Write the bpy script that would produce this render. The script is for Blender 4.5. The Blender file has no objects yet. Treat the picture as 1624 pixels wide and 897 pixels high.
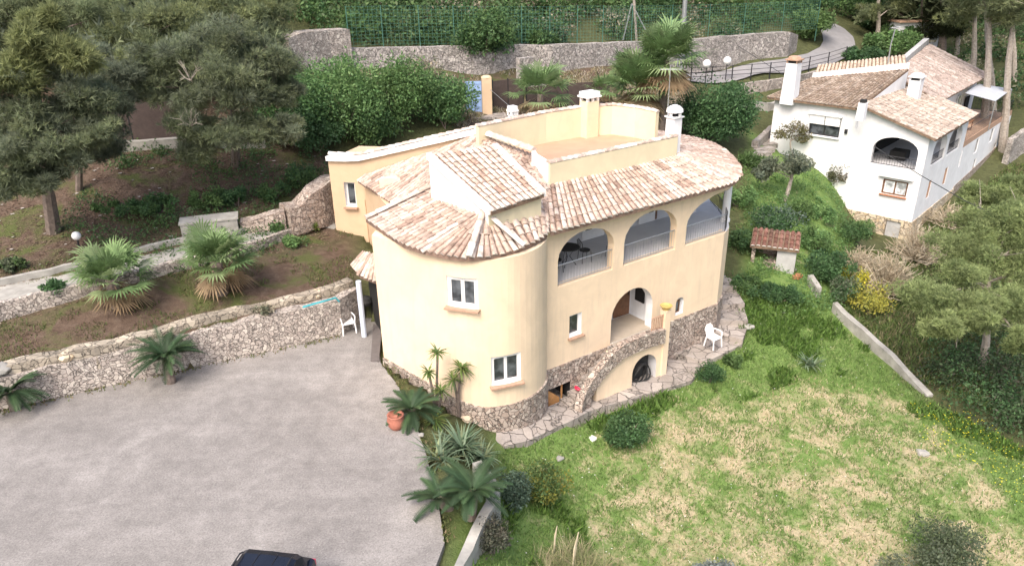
import bpy, math, random
import numpy as np
from mathutils import Vector, Matrix
R = math.radians
random.seed(7)
SC = bpy.context.scene
# ---------------------------------------------------------------- camera, sky, sun, exposure
F = 1180.; H = 13.2; PIT = R(24.5); ROLL = R(1.0)
cd = bpy.data.cameras.new('camera'); cam = bpy.data.objects.new('camera', cd)
SC.collection.objects.link(cam); SC.camera = cam
cd.sensor_width = 36; cd.lens = F/1624*36; cd.clip_start = .2; cd.clip_end = 2000
cam.matrix_world = Matrix.Translation((0, 0, H)) @ Matrix.Rotation(math.pi/2-PIT, 4, 'X') @ Matrix.Rotation(-ROLL, 4, 'Z')
SUN_EL, SUN_AZ = 52, 205          # azimuth measured clockwise from +Y
w = bpy.data.worlds.new('World'); SC.world = w; w.use_nodes = True
wn = w.node_tree.nodes; wl = w.node_tree.links
sky = wn.new('ShaderNodeTexSky'); sky.sky_type = 'NISHITA'; sky.sun_disc = False
sky.sun_elevation = R(SUN_EL); sky.sun_rotation = R(SUN_AZ)
sky.air_density = 1.0; sky.dust_density = 6.0; sky.ozone_density = .6
wl.new(sky.outputs[0], wn['Background'].inputs[0]); wn['Background'].inputs[1].default_value = .15
sd = bpy.data.lights.new('sun', 'SUN'); sd.energy = .95; sd.angle = R(26); sd.color = (1, .95, .88)
so = bpy.data.objects.new('sun', sd); SC.collection.objects.link(so)
sv = Vector((math.sin(R(SUN_AZ))*math.cos(R(SUN_EL)), math.cos(R(SUN_AZ))*math.cos(R(SUN_EL)), math.sin(R(SUN_EL))))
so.rotation_euler = sv.to_track_quat('Z', 'Y').to_euler()
SC.view_settings.view_transform = 'Standard'; SC.view_settings.look = 'None'
SC.view_settings.exposure = 1.08; SC.view_settings.gamma = 1
SC.cycles.max_bounces = 5; SC.cycles.diffuse_bounces = 3; SC.cycles.transparent_max_bounces = 4
# ---------------------------------------------------------------- measuring helpers (survey of the place)
CR, SR = math.cos(ROLL), math.sin(ROLL)
def ray(px, py):
    a = (px-812)/F; b = (py-448.5)/F
    x = CR*a-SR*b; y = -(SR*a+CR*b)
    return (x, math.cos(PIT)+y*math.sin(PIT), -math.sin(PIT)+y*math.cos(PIT))
def W(px, py, z):
    r = ray(px, py); t = (z-H)/r[2]; return Vector((r[0]*t, r[1]*t, z))
def AT(px, py, Y):
    r = ray(px, py); t = Y/r[1]; return Vector((r[0]*t, Y, H+r[2]*t))
# ---------------------------------------------------------------- materials
def new_mat(name):
    m = bpy.data.materials.new(name); m.use_nodes = True
    return m, m.node_tree.nodes, m.node_tree.links, m.node_tree.nodes['Principled BSDF']
def ramp(n, stops, interp='LINEAR'):
    r = n.new('ShaderNodeValToRGB'); r.color_ramp.interpolation = interp
    e = r.color_ramp.elements
    while len(e) < len(stops): e.new(.5)
    for k, (p, c) in enumerate(stops):
        e[k].position = p; e[k].color = (c[0], c[1], c[2], 1)
    return r
def noise(n, l, scale, detail=4, rough=.55, co=None, dist=0):
    t = n.new('ShaderNodeTexNoise'); t.inputs['Scale'].default_value = scale
    t.inputs['Detail'].default_value = detail; t.inputs['Roughness'].default_value = rough
    t.inputs['Distortion'].default_value = dist
    if co: l.new(co, t.inputs['Vector'])
    return t
def mix(n, l, fac, a, b, mode='MIX'):
    m = n.new('ShaderNodeMix'); m.data_type = 'RGBA'; m.blend_type = mode
    for sock, v in ((m.inputs[0], fac), (m.inputs[6], a), (m.inputs[7], b)):
        if hasattr(v, 'is_output'): l.new(v, sock)
        elif isinstance(v, (int, float)): sock.default_value = v
        else: sock.default_value = (v[0], v[1], v[2], 1)
    return m.outputs[2]
def bump(n, l, h, strength, dist=.02):
    b = n.new('ShaderNodeBump'); b.inputs['Strength'].default_value = strength; b.inputs['Distance'].default_value = dist
    l.new(h, b.inputs['Height']); return b.outputs[0]
def obco(n):
    g = n.new('ShaderNodeNewGeometry'); return g.outputs['Position']
def mat_plain(name, c, rough=.7, var=.12, scale=6, metal=0, bmp=.15):
    m, n, l, b = new_mat(name); co = obco(n)
    t = noise(n, l, scale, 5, .6, co)
    r = ramp(n, [(.3, [x*(1-var) for x in c]), (.7, [min(1, x*(1+var)) for x in c])])
    l.new(t.outputs[0], r.inputs[0]); l.new(r.outputs[0], b.inputs['Base Color'])
    b.inputs['Roughness'].default_value = rough; b.inputs['Metallic'].default_value = metal
    if bmp:
        t2 = noise(n, l, scale*6, 3, .6, co); l.new(bump(n, l, t2.outputs[0], bmp), b.inputs['Normal'])
    return m
def mat_stucco(name, c, stain=(.5, .45, .36), amt=.35):
    m, n, l, b = new_mat(name); co = obco(n)
    t = noise(n, l, .9, 6, .65, co); f = noise(n, l, 30, 3, .6, co)
    mp = n.new('ShaderNodeMapping'); mp.inputs['Scale'].default_value = (3.5, 3.5, .35); l.new(co, mp.inputs[0])
    s = noise(n, l, 1.2, 5, .7, mp.outputs[0])
    r1 = ramp(n, [(.35, [x*.93 for x in c]), (.65, [min(1, x*1.04) for x in c])]); l.new(t.outputs[0], r1.inputs[0])
    r2 = ramp(n, [(.52, (0, 0, 0)), (.74, (amt, amt, amt))]); l.new(s.outputs[0], r2.inputs[0])
    p3 = noise(n, l, .55, 3, .4, co, 1.5); r3 = ramp(n, [(.50, (0, 0, 0)), (.53, (.22, .22, .22)), (.6, (.22, .22, .22)), (.64, (0, 0, 0))]); l.new(p3.outputs[0], r3.inputs[0])
    h3 = noise(n, l, 7, 6, .75, co); r4 = ramp(n, [(.58, (0, 0, 0)), (.75, (.3, .3, .3))]); l.new(h3.outputs[0], r4.inputs[0])
    cc = mix(n, l, r2.outputs[0], r1.outputs[0], stain); cc = mix(n, l, r3.outputs[0], cc, [x*.82 for x in c]); cc = mix(n, l, r4.outputs[0], cc, stain)
    l.new(cc, b.inputs['Base Color'])
    b.inputs['Roughness'].default_value = .85
    l.new(bump(n, l, f.outputs[0], .25, .01), b.inputs['Normal'])
    return m
def mat_stone(name, cols, scale=3.2, mortar=(.2, .17, .14), gap=.05, rough=.9, moss=0, flat=1.0):
    m, n, l, b = new_mat(name); co = obco(n)
    d = noise(n, l, 1.6, 3, .5, co)
    ad = n.new('ShaderNodeVectorMath'); ad.operation = 'MULTIPLY_ADD'
    l.new(d.outputs[1], ad.inputs[0]); ad.inputs[1].default_value = (.55, .55, .55); l.new(co, ad.inputs[2])
    mp = n.new('ShaderNodeMapping'); mp.inputs['Scale'].default_value = (1, 1, flat); l.new(ad.outputs[0], mp.inputs[0])
    v = n.new('ShaderNodeTexVoronoi'); v.inputs['Scale'].default_value = scale; l.new(mp.outputs[0], v.inputs['Vector'])
    e = n.new('ShaderNodeTexVoronoi'); e.feature = 'DISTANCE_TO_EDGE'; e.inputs['Scale'].default_value = scale; l.new(mp.outputs[0], e.inputs['Vector'])
    sp = n.new('ShaderNodeSeparateColor'); l.new(v.outputs['Color'], sp.inputs[0])
    v.inputs['Randomness'].default_value = 1; v2 = n.new('ShaderNodeTexVoronoi'); v2.inputs['Scale'].default_value = scale*2.1; l.new(mp.outputs[0], v2.inputs['Vector'])
    e2 = n.new('ShaderNodeTexVoronoi'); e2.feature = 'DISTANCE_TO_EDGE'; e2.inputs['Scale'].default_value = scale*2.1; l.new(mp.outputs[0], e2.inputs['Vector'])
    k = len(cols); r = ramp(n, [(i/(k-1), c) for i, c in enumerate(cols)])
    sz = n.new('ShaderNodeMath'); sz.operation = 'GREATER_THAN'; l.new(sp.outputs[1], sz.inputs[0]); sz.inputs[1].default_value = .62
    sp2 = n.new('ShaderNodeSeparateColor'); l.new(v2.outputs['Color'], sp2.inputs[0])
    ms = n.new('ShaderNodeMix'); l.new(sz.outputs[0], ms.inputs[0]); l.new(sp.outputs[0], ms.inputs[2]); l.new(sp2.outputs[0], ms.inputs[3]); l.new(ms.outputs[0], r.inputs[0])
    me_ = n.new('ShaderNodeMath'); me_.operation = 'MINIMUM'; l.new(e.outputs[0], me_.inputs[0]); l.new(e2.outputs[0], me_.inputs[1])
    mx = n.new('ShaderNodeMix'); l.new(sz.outputs[0], mx.inputs[0]); l.new(e.outputs[0], mx.inputs[2]); l.new(me_.outputs[0], mx.inputs[3]); e = type('o', (), {'outputs': [mx.outputs[0]]})
    f = noise(n, l, 14, 5, .65, co); c2 = mix(n, l, .55, r.outputs[0], mix(n, l, f.outputs[0], (.25, .25, .25), (.85, .83, .8)), 'OVERLAY')
    re = ramp(n, [(gap*.3, (0, 0, 0)), (gap*1.6, (1, 1, 1))]); l.new(e.outputs[0], re.inputs[0])
    c3 = mix(n, l, re.outputs[0], mortar, c2)
    big = noise(n, l, .7, 4, .6, co); rb = ramp(n, [(.5, (0, 0, 0)), (.7, (moss, moss, moss))]); l.new(big.outputs[0], rb.inputs[0])
    c4 = mix(n, l, rb.outputs[0], c3, (.12, .11, .09))
    l.new(c4, b.inputs['Base Color']); b.inputs['Roughness'].default_value = rough
    ma = n.new('ShaderNodeMath'); ma.operation = 'MULTIPLY_ADD'; l.new(f.outputs[0], ma.inputs[0]); ma.inputs[1].default_value = .25; l.new(re.outputs[0], ma.inputs[2])
    l.new(bump(n, l, ma.outputs[0], .9, .06), b.inputs['Normal'])
    return m
def mat_vcol(name, rough=.75, trans=0, nscale=5, nvar=.25, spec=.3, bmp=0):
    m, n, l, b = new_mat(name)
    a = n.new('ShaderNodeVertexColor'); a.layer_name = 'Col'
    co = obco(n); t = noise(n, l, nscale, 4, .6, co)
    r = ramp(n, [(.3, (1-nvar,)*3), (.7, (1+nvar,)*3)]); l.new(t.outputs[0], r.inputs[0])
    c = mix(n, l, 1.0, a.outputs[0], r.outputs[0], 'MULTIPLY')
    l.new(c, b.inputs['Base Color']); b.inputs['Roughness'].default_value = rough
    b.inputs['Specular IOR Level'].default_value = spec
    if trans:
        tr = n.new('ShaderNodeBsdfTranslucent'); l.new(c, tr.inputs[0])
        ms = n.new('ShaderNodeMixShader'); ms.inputs[0].default_value = trans
        l.new(b.outputs[0], ms.inputs[1]); l.new(tr.outputs[0], ms.inputs[2])
        l.new(ms.outputs[0], n['Material Output'].inputs[0])
    if bmp:
        t2 = noise(n, l, 25, 4, .6, co); l.new(bump(n, l, t2.outputs[0], bmp, .02), b.inputs['Normal'])
    return m
M = {}
M['yellow'] = mat_stucco('yellow_stucco', (.79, .63, .455), (.54, .44, .34), .42)
M['tan'] = mat_stucco('tan_stucco', (.62, .46, .31), (.5, .38, .26), .25)
M['pale'] = mat_stucco('pale_yellow_stucco', (.70, .63, .44), (.6, .52, .4), .15)
M['white'] = mat_stucco('white_render', (.76, .77, .79), (.55, .54, .52), .25)
M['inner'] = mat_stucco('interior_render', (.60, .60, .62), (.5, .5, .5), .1)
M['whitepaint'] = mat_plain('white_paint', (.8, .8, .8), .45, .03, 8, 0, .03)
M['tile'] = mat_vcol('barrel_tile', .9, 0, 5, .38, .15, .5)
M['leaf'] = mat_vcol('leaf', .55, .3, 3, .22, .25)
M['needle'] = mat_vcol('needle', .7, .45, 1.2, .3, .15)
M['bark'] = mat_plain('bark', (.17, .135, .115), .95, .4, 7, 0, .8)
M['palebark'] = mat_plain('pale_bark', (.34, .30, .26), .95, .35, 7, 0, .6)
M['twig'] = mat_vcol('dry_twig', .9, 0, 4, .2, .1)
M['rubble'] = mat_stone('rubble_stone', [(.30, .23, .19), (.46, .38, .33), (.38, .32, .28), (.55, .48, .42), (.34, .27, .23)], 6.5, (.13, .105, .09), .035)
M['rubble_white'] = mat_stone('pale_rubble_stone', [(.31, .27, .25), (.50, .45, .41), (.39, .34, .31), (.58, .53, .48), (.35, .31, .285)], 7.5, (.17, .15, .135), .035, moss=.3)
M['rubble_far'] = mat_stone('grey_dry_stone', [(.30, .28, .27), (.48, .44, .42), (.36, .34, .32), (.52, .49, .46)], 6.0, (.13, .12, .11), .035, moss=.55)
M['coping'] = mat_stone('coping_stone', [(.26, .23, .19), (.42, .37, .30), (.33, .29, .24), (.48, .43, .35)], 4.2, (.12, .105, .085), .025, moss=.6)
M['flag'] = mat_stone('flagstone', [(.26, .23, .21), (.38, .34, .31), (.31, .28, .26), (.42, .38, .35)], 2.0, (.14, .125, .11), .018, moss=.4)
M['tanstone'] = mat_stone('tan_stone', [(.50, .38, .25), (.60, .50, .36), (.52, .44, .34), (.64, .56, .44)], 2.6, (.34, .28, .22), .04)
M['concrete'] = mat_plain('weathered_concrete', (.33, .32, .295), .9, .28, 2.2, 0, .4)
M['greyplaster'] = mat_plain('grey_plaster', (.42, .42, .42), .9, .2, 2, 0, .3)
M['asphalt'] = mat_plain('road_asphalt', (.24, .235, .24), .9, .12, 1.5, 0, .4)
M['glass'] = None
def mk_glass(name, c):
    m, n, l, b = new_mat(name); co = obco(n); t = noise(n, l, 2.5, 2, .5, co)
    r = ramp(n, [(.4, c), (.62, [x*3+.02 for x in c])]); l.new(t.outputs[0], r.inputs[0]); l.new(r.outputs[0], b.inputs['Base Color'])
    b.inputs['Roughness'].default_value = .08; b.inputs['Specular IOR Level'].default_value = .8; return m
M['glass'] = mk_glass('dark_glass', (.03, .035, .04))
M['curtain'] = mk_glass('curtained_glass', (.3, .32, .33))
M['dark'] = mat_plain('dark_void', (.02, .02, .02), .9, .1, 3, 0, 0)
M['iron'] = mat_plain('dark_iron', (.05, .05, .055), .5, .1, 5, .6, 0)
M['galv'] = mat_plain('galvanised_steel', (.42, .44, .45), .45, .15, 6, .7, 0)
M['brown'] = mat_plain('brown_wood', (.17, .085, .045), .6, .25, 9, 0, .2)
M['brownsheet'] = mat_plain('brown_screen_sheet', (.075, .055, .05), .85, .2, 5, 0, .2)
M['brick'] = mat_plain('terracotta', (.42, .17, .09), .85, .22, 8, 0, .3)
M['sill'] = mat_plain('clay_sill', (.42, .27, .19), .85, .15, 12, 0, .2)
M['plastic'] = mat_plain('white_plastic', (.85, .85, .86), .4, .02, 5, 0, 0)
M['blue'] = mat_plain('faded_blue_paint', (.26, .38, .62), .6, .1, 4, 0, .1)
M['bluepale'] = mat_plain('blue_white_paint', (.55, .62, .74), .6, .08, 4, 0, .1)
M['teal'] = mat_plain('teal_hose', (.05, .36, .42), .5, .05, 4, 0, 0)
M['green'] = mat_plain('green_wire', (.06, .16, .12), .6, .1, 4, .2, 0)
M['carpaint'] = mat_plain('dark_car_paint', (.018, .022, .035), .22, .08, 3, .3, 0)
M['rubber'] = mat_plain('black_rubber', (.02, .02, .02), .8, .1, 5, 0, 0)
M['awning'] = mat_plain('grey_canvas', (.42, .45, .50), .8, .06, 3, 0, .1)
M['roofcoat'] = mat_plain('salmon_terrace_coating', (.50, .29, .20), .8, .1, 1.6, 0, .1)
M['floortile'] = mat_plain('grey_floor_tile', (.36, .35, .36), .5, .08, 5, 0, .1)
M['globe'] = mat_plain('white_globe', (.85, .85, .85), .3, .02, 4, 0, 0)
M['red'] = mat_plain('red_plastic', (.6, .03, .08), .5, .05, 4, 0, 0)
M['pot'] = mat_plain('clay_pot', (.42, .16, .11), .8, .15, 9, 0, .2)
# ---------------------------------------------------------------- mesh helpers
def ob(name, verts, faces, mat, parent=None, cols=None, smooth=False, mats=None, midx=None):
    me = bpy.data.meshes.new(name); me.from_pydata([tuple(v) for v in verts], [], faces)
    for mm in (mats or [mat]): me.materials.append(mm)
    if midx is not None: me.polygons.foreach_set('material_index', midx)
    if smooth: me.polygons.foreach_set('use_smooth', [True]*len(me.polygons))
    if cols is not None:
        ca = me.color_attributes.new('Col', 'FLOAT_COLOR', 'POINT')
        a = np.ones((len(me.vertices), 4), np.float32); a[:, :3] = np.asarray(cols, np.float32).reshape(-1, 3); ca.data.foreach_set('color', a.ravel())
    me.update(); o = bpy.data.objects.new(name, me); SC.collection.objects.link(o)
    if parent: o.parent = parent; o.matrix_parent_inverse = Matrix.Translation(-Vector(parent.location))
    return o
class MB:
    def __init__(s): s.v = []; s.f = []; s.m = []; s.c = []
    def add(s, vs, fs, mi=0, c=None):
        b = len(s.v); s.v += [tuple(x) for x in vs]; s.f += [tuple(i+b for i in f) for f in fs]; s.m += [mi]*len(fs)
        s.c += [c or (1, 1, 1)]*len(vs)
    def prism(s, poly, z0, z1, mi=0, c=None):
        """poly counter-clockwise; z0/z1 numbers or lists"""
        n = len(poly); Z0 = z0 if hasattr(z0, '__len__') else [z0]*n; Z1 = z1 if hasattr(z1, '__len__') else [z1]*n
        ar = sum(poly[i][0]*poly[(i+1) % n][1]-poly[(i+1) % n][0]*poly[i][1] for i in range(n))
        if ar < 0: poly = list(poly)[::-1]; Z0 = list(Z0)[::-1]; Z1 = list(Z1)[::-1]
        vs = [(p[0], p[1], z) for p, z in zip(poly, Z0)]+[(p[0], p[1], z) for p, z in zip(poly, Z1)]
        fs = [tuple(range(n))[::-1], tuple(range(n, 2*n))]+[(i, (i+1) % n, n+(i+1) % n, n+i) for i in range(n)]
        s.add(vs, fs, mi, c)
    def box(s, c, sx, sy, sz, d=(1, 0), mi=0, col=None):
        """box centred at c, sx along d, sy across"""
        dx, dy = d; L = math.hypot(dx, dy); dx /= L; dy /= L
        vs = []
        for z in (-.5, .5):
            for a, b in ((-.5, -.5), (.5, -.5), (.5, .5), (-.5, .5)):
                vs.append((c[0]+dx*sx*a-dy*sy*b, c[1]+dy*sx*a+dx*sy*b, c[2]+sz*z))
        s.add(vs, [(3, 2, 1, 0), (4, 5, 6, 7), (0, 1, 5, 4), (1, 2, 6, 5), (2, 3, 7, 6), (3, 0, 4, 7)], mi, col)
    def tube(s, pts, rs, n=6, mi=0, c=None, cap=True):
        pts = [Vector(p) for p in pts]
        if not hasattr(rs, '__len__'): rs = [rs]*len(pts)
        vs = []; fs = []
        for i, p in enumerate(pts):
            d = (pts[min(i+1, len(pts)-1)]-pts[max(i-1, 0)]).normalized()
            a = d.cross(Vector((0, 0, 1)) if abs(d.z) < .95 else Vector((1, 0, 0))).normalized(); b = d.cross(a)
            for k in range(n):
                t = 2*math.pi*k/n; vs.append(p+(a*math.cos(t)+b*math.sin(t))*rs[i])
        for i in range(len(pts)-1):
            for k in range(n): fs.append((i*n+k, (i+1)*n+k, (i+1)*n+(k+1) % n, i*n+(k+1) % n))
        if cap: fs.append(tuple(range(n))); fs.append(tuple(range((len(pts)-1)*n, len(pts)*n))[::-1])
        s.add(vs, fs, mi, c)
    def lathe(s, c, prof, n=12, mi=0, col=None):
        vs = []; fs = []
        for r, z in prof:
            for k in range(n): t = 2*math.pi*k/n; vs.append((c[0]+r*math.cos(t), c[1]+r*math.sin(t), c[2]+z))
        for i in range(len(prof)-1):
            for k in range(n): fs.append((i*n+k, i*n+(k+1) % n, (i+1)*n+(k+1) % n, (i+1)*n+k))
        fs.append(tuple(range(n))[::-1]); fs.append(tuple(range((len(prof)-1)*n, len(prof)*n)))
        s.add(vs, fs, mi, col)
    def build(s, name, mat, parent=None, smooth=False, mats=None, col=False):
        return ob(name, s.v, s.f, mat, parent, s.c if col else None, smooth, mats, s.m if mats else None)
def tag(o, label, cat, group=None, kind=None):
    if label: o['label'] = label
    if cat: o['category'] = cat
    if group: o['group'] = group
    if kind: o['kind'] = kind
    return o
def struct(o): o['kind'] = 'structure'; return o
def empty(name, loc, label, cat, group=None):
    o = bpy.data.objects.new(name, None); o.empty_display_size = .3; o.location = loc; SC.collection.objects.link(o)
    return tag(o, label, cat, group)
def cut(o, cutters):
    """carve solid openings out of a wall, keeping each cutter's face material"""
    for cb in cutters:
        me = bpy.data.meshes.new('c'); me.from_pydata(cb.v, [], cb.f)
        for mm in o.data.materials: me.materials.append(mm)
        me.polygons.foreach_set('material_index', cb.m); me.update()
        co = bpy.data.objects.new('c', me); SC.collection.objects.link(co)
        md = o.modifiers.new('b', 'BOOLEAN'); md.operation = 'DIFFERENCE'; md.solver = 'EXACT'; md.object = co
        if hasattr(md, 'material_mode'): md.material_mode = 'INDEX'
        bpy.context.view_layer.update()
        nm = bpy.data.meshes.new_from_object(o.evaluated_get(bpy.context.evaluated_depsgraph_get()))
        o.modifiers.remove(md); o.data = nm; bpy.data.objects.remove(co)
    return o
# ---------------------------------------------------------------- terrain
CP = [  # surveyed ground points: picture x, y, height
 (865, 655, -1.6), (800, 690, -1.5), (780, 730, -1.6), (930, 655, -2.0), (1050, 610, -2.2), (1110, 600, -2.3), (850, 780, -2.1), (900, 860, -2.4),
 (800, 890, -1.9), (1100, 720, -2.6), (1100, 880, -2.8), (1350, 700, -2.8), (1350, 880, -3.0), (1580, 880, -3.2), (1600, 740, -3.1), (1500, 640, -3.1),
 (1160, 560, -2.1), (1190, 500, -1.7), (1250, 560, -2.2), (1330, 600, -2.6), (1200, 450, -1.2), (1280, 450, -1.4), (1310, 500, -2.0), (1420, 560, -2.8),
 (1200, 380, -.5), (1190, 300, .6), (1240, 320, .2), (1180, 240, 1.6), (1230, 240, .8), (1330, 350, -1.6), (1270, 390, -.9), (1380, 390, -2.9),
 (1440, 400, -3.1), (1500, 340, -2.9), (1560, 290, -2.4), (1610, 240, -1.6), (1620, 400, -3.6), (1560, 590, -3.5), (1620, 600, -3.6), (1500, 500, -3.3),
 (1620, 215, -.5),
 (1320, 300, .1),
 (745, 800, .05), (738, 760, 0), (722, 700, -.35), (690, 655, -.35), (650, 640, -.2), (720, 880, .0), (640, 1000, .0),
 (40, 600, 1.15), (150, 565, 1.2), (300, 525, 1.3), (450, 490, 1.35), (525, 465, 1.4), (0, 520, 1.6), (150, 500, 1.7), (300, 465, 1.7), (440, 430, 1.7), (520, 400, 1.6),
 (0, 470, 2.2), (120, 440, 2.2), (250, 412, 2.2), (400, 372, 2.2), (490, 345, 2.1), (545, 345, 1.9), (570, 385, 1.4),
 (0, 400, 2.7), (100, 375, 2.9), (250, 350, 2.8), (400, 320, 2.8), (500, 290, 3.0), (0, 320, 3.7), (150, 300, 3.9), (300, 280, 3.9), (450, 250, 4.0),
 (0, 255, 4.9), (140, 238, 4.9), (280, 228, 4.9), (420, 220, 4.6), (560, 210, 4.3), (700, 200, 4.2), (790, 192, 4.1), (900, 170, 3.9), (1000, 170, 3.6), (1100, 180, 3.0), (1170, 200, 2.4),
 (480, 125, 6.6), (560, 108, 6.6), (700, 105, 6.3), (830, 102, 6.0), (950, 100, 5.6), (760, 140, 5.0), (860, 135, 4.8), (650, 150, 5.4),
 (1100, 128, 3.6), (1200, 118, 3.8), (1300, 98, 3.9), (1340, 80, 4.2), (1345, 60, 4.9), (1310, 30, 6.0), (1100, 100, 4.3), (1250, 85, 4.6), (1190, 140, 3.0), (1400, 75, 3.8), (1500, 60, 3.8), (1600, 60, 4.2), (1620, 120, 2.0)]
KX0 = lambda u, v: (23.6+.69*u-.724*v, 41.2+.724*u+.69*v)
CW = [(*KX0(-1, 8.5), .9), (*KX0(-1, 6.5), .5), (*KX0(-1, 4.9), .1), (*KX0(-1, 3.4), -3.0), (*KX0(-1, 1.5), -3.3), (*KX0(2, -1), -2.9), (-30, 60, 13), (-30, 40, 8), (-10, 62, 12), (5, 66, 12), (20, 78, 12), (-40, 100, 30), (0, 100, 28), (30, 110, 22), (26, 88, 12), (60, 120, 12), (48, 90, 6), (70, 70, 2), (70, 30, -6),
      (-60, 20, 6), (-60, 60, 14), (-90, 130, 40), (90, 150, 20), (40, 10, -5), (10, 5, -3), (45, 45, -2.5), (0, 160, 42), (-25, 28, 4.0), (-22, 32, 5.2)]
XY = np.array([W(a, b, c)[:2] for a, b, c in CP]+[c[:2] for c in CW]); ZZ = np.array([c[2] for c in CP]+[c[2] for c in CW])
def phi(r2): return np.sqrt(r2+1.5)
Dm = phi(((XY[:, None]-XY[None])**2).sum(-1)); Nn = len(XY)
Pm = np.c_[np.ones(Nn), XY]; Am = np.block([[Dm-.35*np.eye(Nn), Pm], [Pm.T, np.zeros((3, 3))]])
CO = np.linalg.solve(Am, np.r_[ZZ, 0, 0, 0])
def hN(X, Y):
    X = np.asarray(X, float); Y = np.asarray(Y, float)
    Xc = np.clip(X, -90, 90); Yc = np.clip(Y, 3, 160)
    z = CO[Nn]+CO[Nn+1]*Xc+CO[Nn+2]*Yc
    for k in range(Nn): z = z+CO[k]*phi((Xc-XY[k, 0])**2+(Yc-XY[k, 1])**2)
    return z
def inpoly(X, Y, P):
    X = np.asarray(X, float); Y = np.asarray(Y, float); r = np.zeros(X.shape, bool); n = len(P)
    for i in range(n):
        x0, y0 = P[i][:2]; x1, y1 = P[(i+1) % n][:2]
        c = ((y0 > Y) != (y1 > Y)) & (X < (x1-x0)*(Y-y0)/((y1-y0) or 1e-9)+x0); r ^= c
    return r
# parking outline (asphalt-concrete yard, level with z = 0)
PARK = [W(a, b, 0)[:2] for a, b in ((-400, 735), (-120, 672), (0, 645), (60, 633), (150, 612), (300, 580), (430, 552), (540, 527), (572, 505), (600, 500), (603, 574), (632, 612), (655, 660), (676, 720), (694, 790), (705, 860), (688, 905), (640, 1000), (560, 1300), (-900, 1300))]
# villa frame: A on the facade foot, U along it, N into the house
A0 = Vector((1.12, 22.4)); UX = Vector((.8207, .5714)); NX = Vector((-.5714, .8207))
def V(u, v, z=None):
    p = A0+UX*u+NX*v
    return Vector((p.x, p.y)) if z is None else Vector((p.x, p.y, z))
TC = Vector((-.9, 22.3)); TR = 2.05
P0 = Vector((-4.5, 22.5))
def circ(a, r=TR): return Vector((TC.x+r*math.cos(R(a)), TC.y+r*math.sin(R(a))))
FRONT = [P0]+[circ(a) for a in range(232, 364, 6)]+[V(0, 0)]
ARC = [V(*p) for p in ((8.9, 0), (9.6, .35), (10.3, 1.0), (11.0, 1.95), (11.6, 3.0), (12.0, 4.2), (12.1, 5.4), (11.8, 6.8), (11, 8.2), (9.6, 9.2))]
MAIN = FRONT+ARC+[V(3, 9.5), V(-1.5, 9.0), Vector((-1.6, 28.6)), Vector((-2.6, 25.6)), Vector((-4.35, 23.7))]
WING = [Vector((-7.7, 32.3)), Vector((-6.8, 31.9)), Vector((-6.25, 30.85)), Vector((-5.3, 28.7)), Vector((-4.6, 27.0)), Vector((-4.45, 25.2)), Vector((-4.35, 23.6)), Vector((-2.5, 25.0)), Vector((-1.5, 28.6)), V(-1.5, 9.0), Vector((-6, 35.5)), Vector((-8.1, 33))]
# white house frame
K0 = Vector((23.6, 41.2)); KU = Vector((.69, .724)); KV = Vector((-.724, .69))
def Q(u, v, z=None):
    p = K0+KU*u+KV*v
    return Vector((p.x, p.y)) if z is None else Vector((p.x, p.y, z))
def h(X, Y):
    z = float(hN(X, Y))
    if inpoly(X, Y, PARK): return 0.
    return z
def G(px, py):
    """where the line of sight through a surveyed point meets the ground"""
    r = ray(px, py); ts = np.arange(8, 150, .15); X = r[0]*ts; Y = r[1]*ts; Z = H+r[2]*ts
    g = hN(X, Y); g = np.where(inpoly(X, Y, PARK), 0, g); k = int(np.argmax(Z < g))
    if Z[k] >= g[k]: k = len(ts)-1
    return Vector((X[k], Y[k], g[k]))
def axis(lo, hi, step, far, fstep):
    a = list(np.arange(lo, hi, step)); x = hi
    st = step
    while x < far: a.append(x); st = min(st*1.18, fstep); x += st
    return a
xs = sorted(set([-x for x in axis(24, 24.1, .33, 350, 12)]+list(np.arange(-23.7, 26, .33))+axis(26, 26.1, .33, 350, 12)))
ys = sorted([y for y in [-20, -10, 0, 4, 7, 9]]+list(np.arange(10, 46, .33))+axis(46, 46.1, .4, 400, 12))
GX, GY = np.meshgrid(xs, ys); GZ = hN(GX, GY)
rng = np.random.default_rng(3)
GZ = GZ+rng.normal(0, .018, GZ.shape)
def polysd(X, Y, P):
    d = np.full(np.asarray(X).shape, 1e9); n = len(P)
    for i in range(n):
        a = P[i]; b = P[(i+1) % n]; dx, dy = b[0]-a[0], b[1]-a[1]; L = dx*dx+dy*dy or 1e-9
        t = np.clip(((X-a[0])*dx+(Y-a[1])*dy)/L, 0, 1); d = np.minimum(d, np.hypot(X-a[0]-t*dx, Y-a[1]-t*dy))
    return d
near_e = (polysd(GX, GY, PARK) < 1.1) & (GX > -5.6) & (GY < 25.8); GZ[near_e] = np.minimum(GZ[near_e], -.09)
GZ[inpoly(GX, GY, PARK)] = -.25
inn = inpoly(GX, GY, MAIN); GZ[inn] = np.minimum(GZ[inn], -2.5)
inn = inpoly(GX, GY, WING); GZ[inn] = np.minimum(GZ[inn], .5)
for pg_, zt_ in (([V(-.3, 0), V(.2, -1.2), V(1.0, -1.7), V(7.2, -1.1), V(7.0, .2)], -2.35), ([V(6.6, .2), V(7.1, -1.15), V(9.3, -1.05), V(10.4, -.45), V(11.15, .38), V(11.9, 1.4), V(12.4, 2.5), V(11.4, 2.9), V(9, .2)], -2.2)):
    inn = inpoly(GX, GY, pg_); GZ[inn] = np.minimum(GZ[inn], zt_)
WHP = [Q(0, 0), Q(21, 0), Q(21, 9), Q(0, 9.6)]
inn = inpoly(GX, GY, WHP); GZ[inn] = np.minimum(GZ[inn], -.3)
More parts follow.
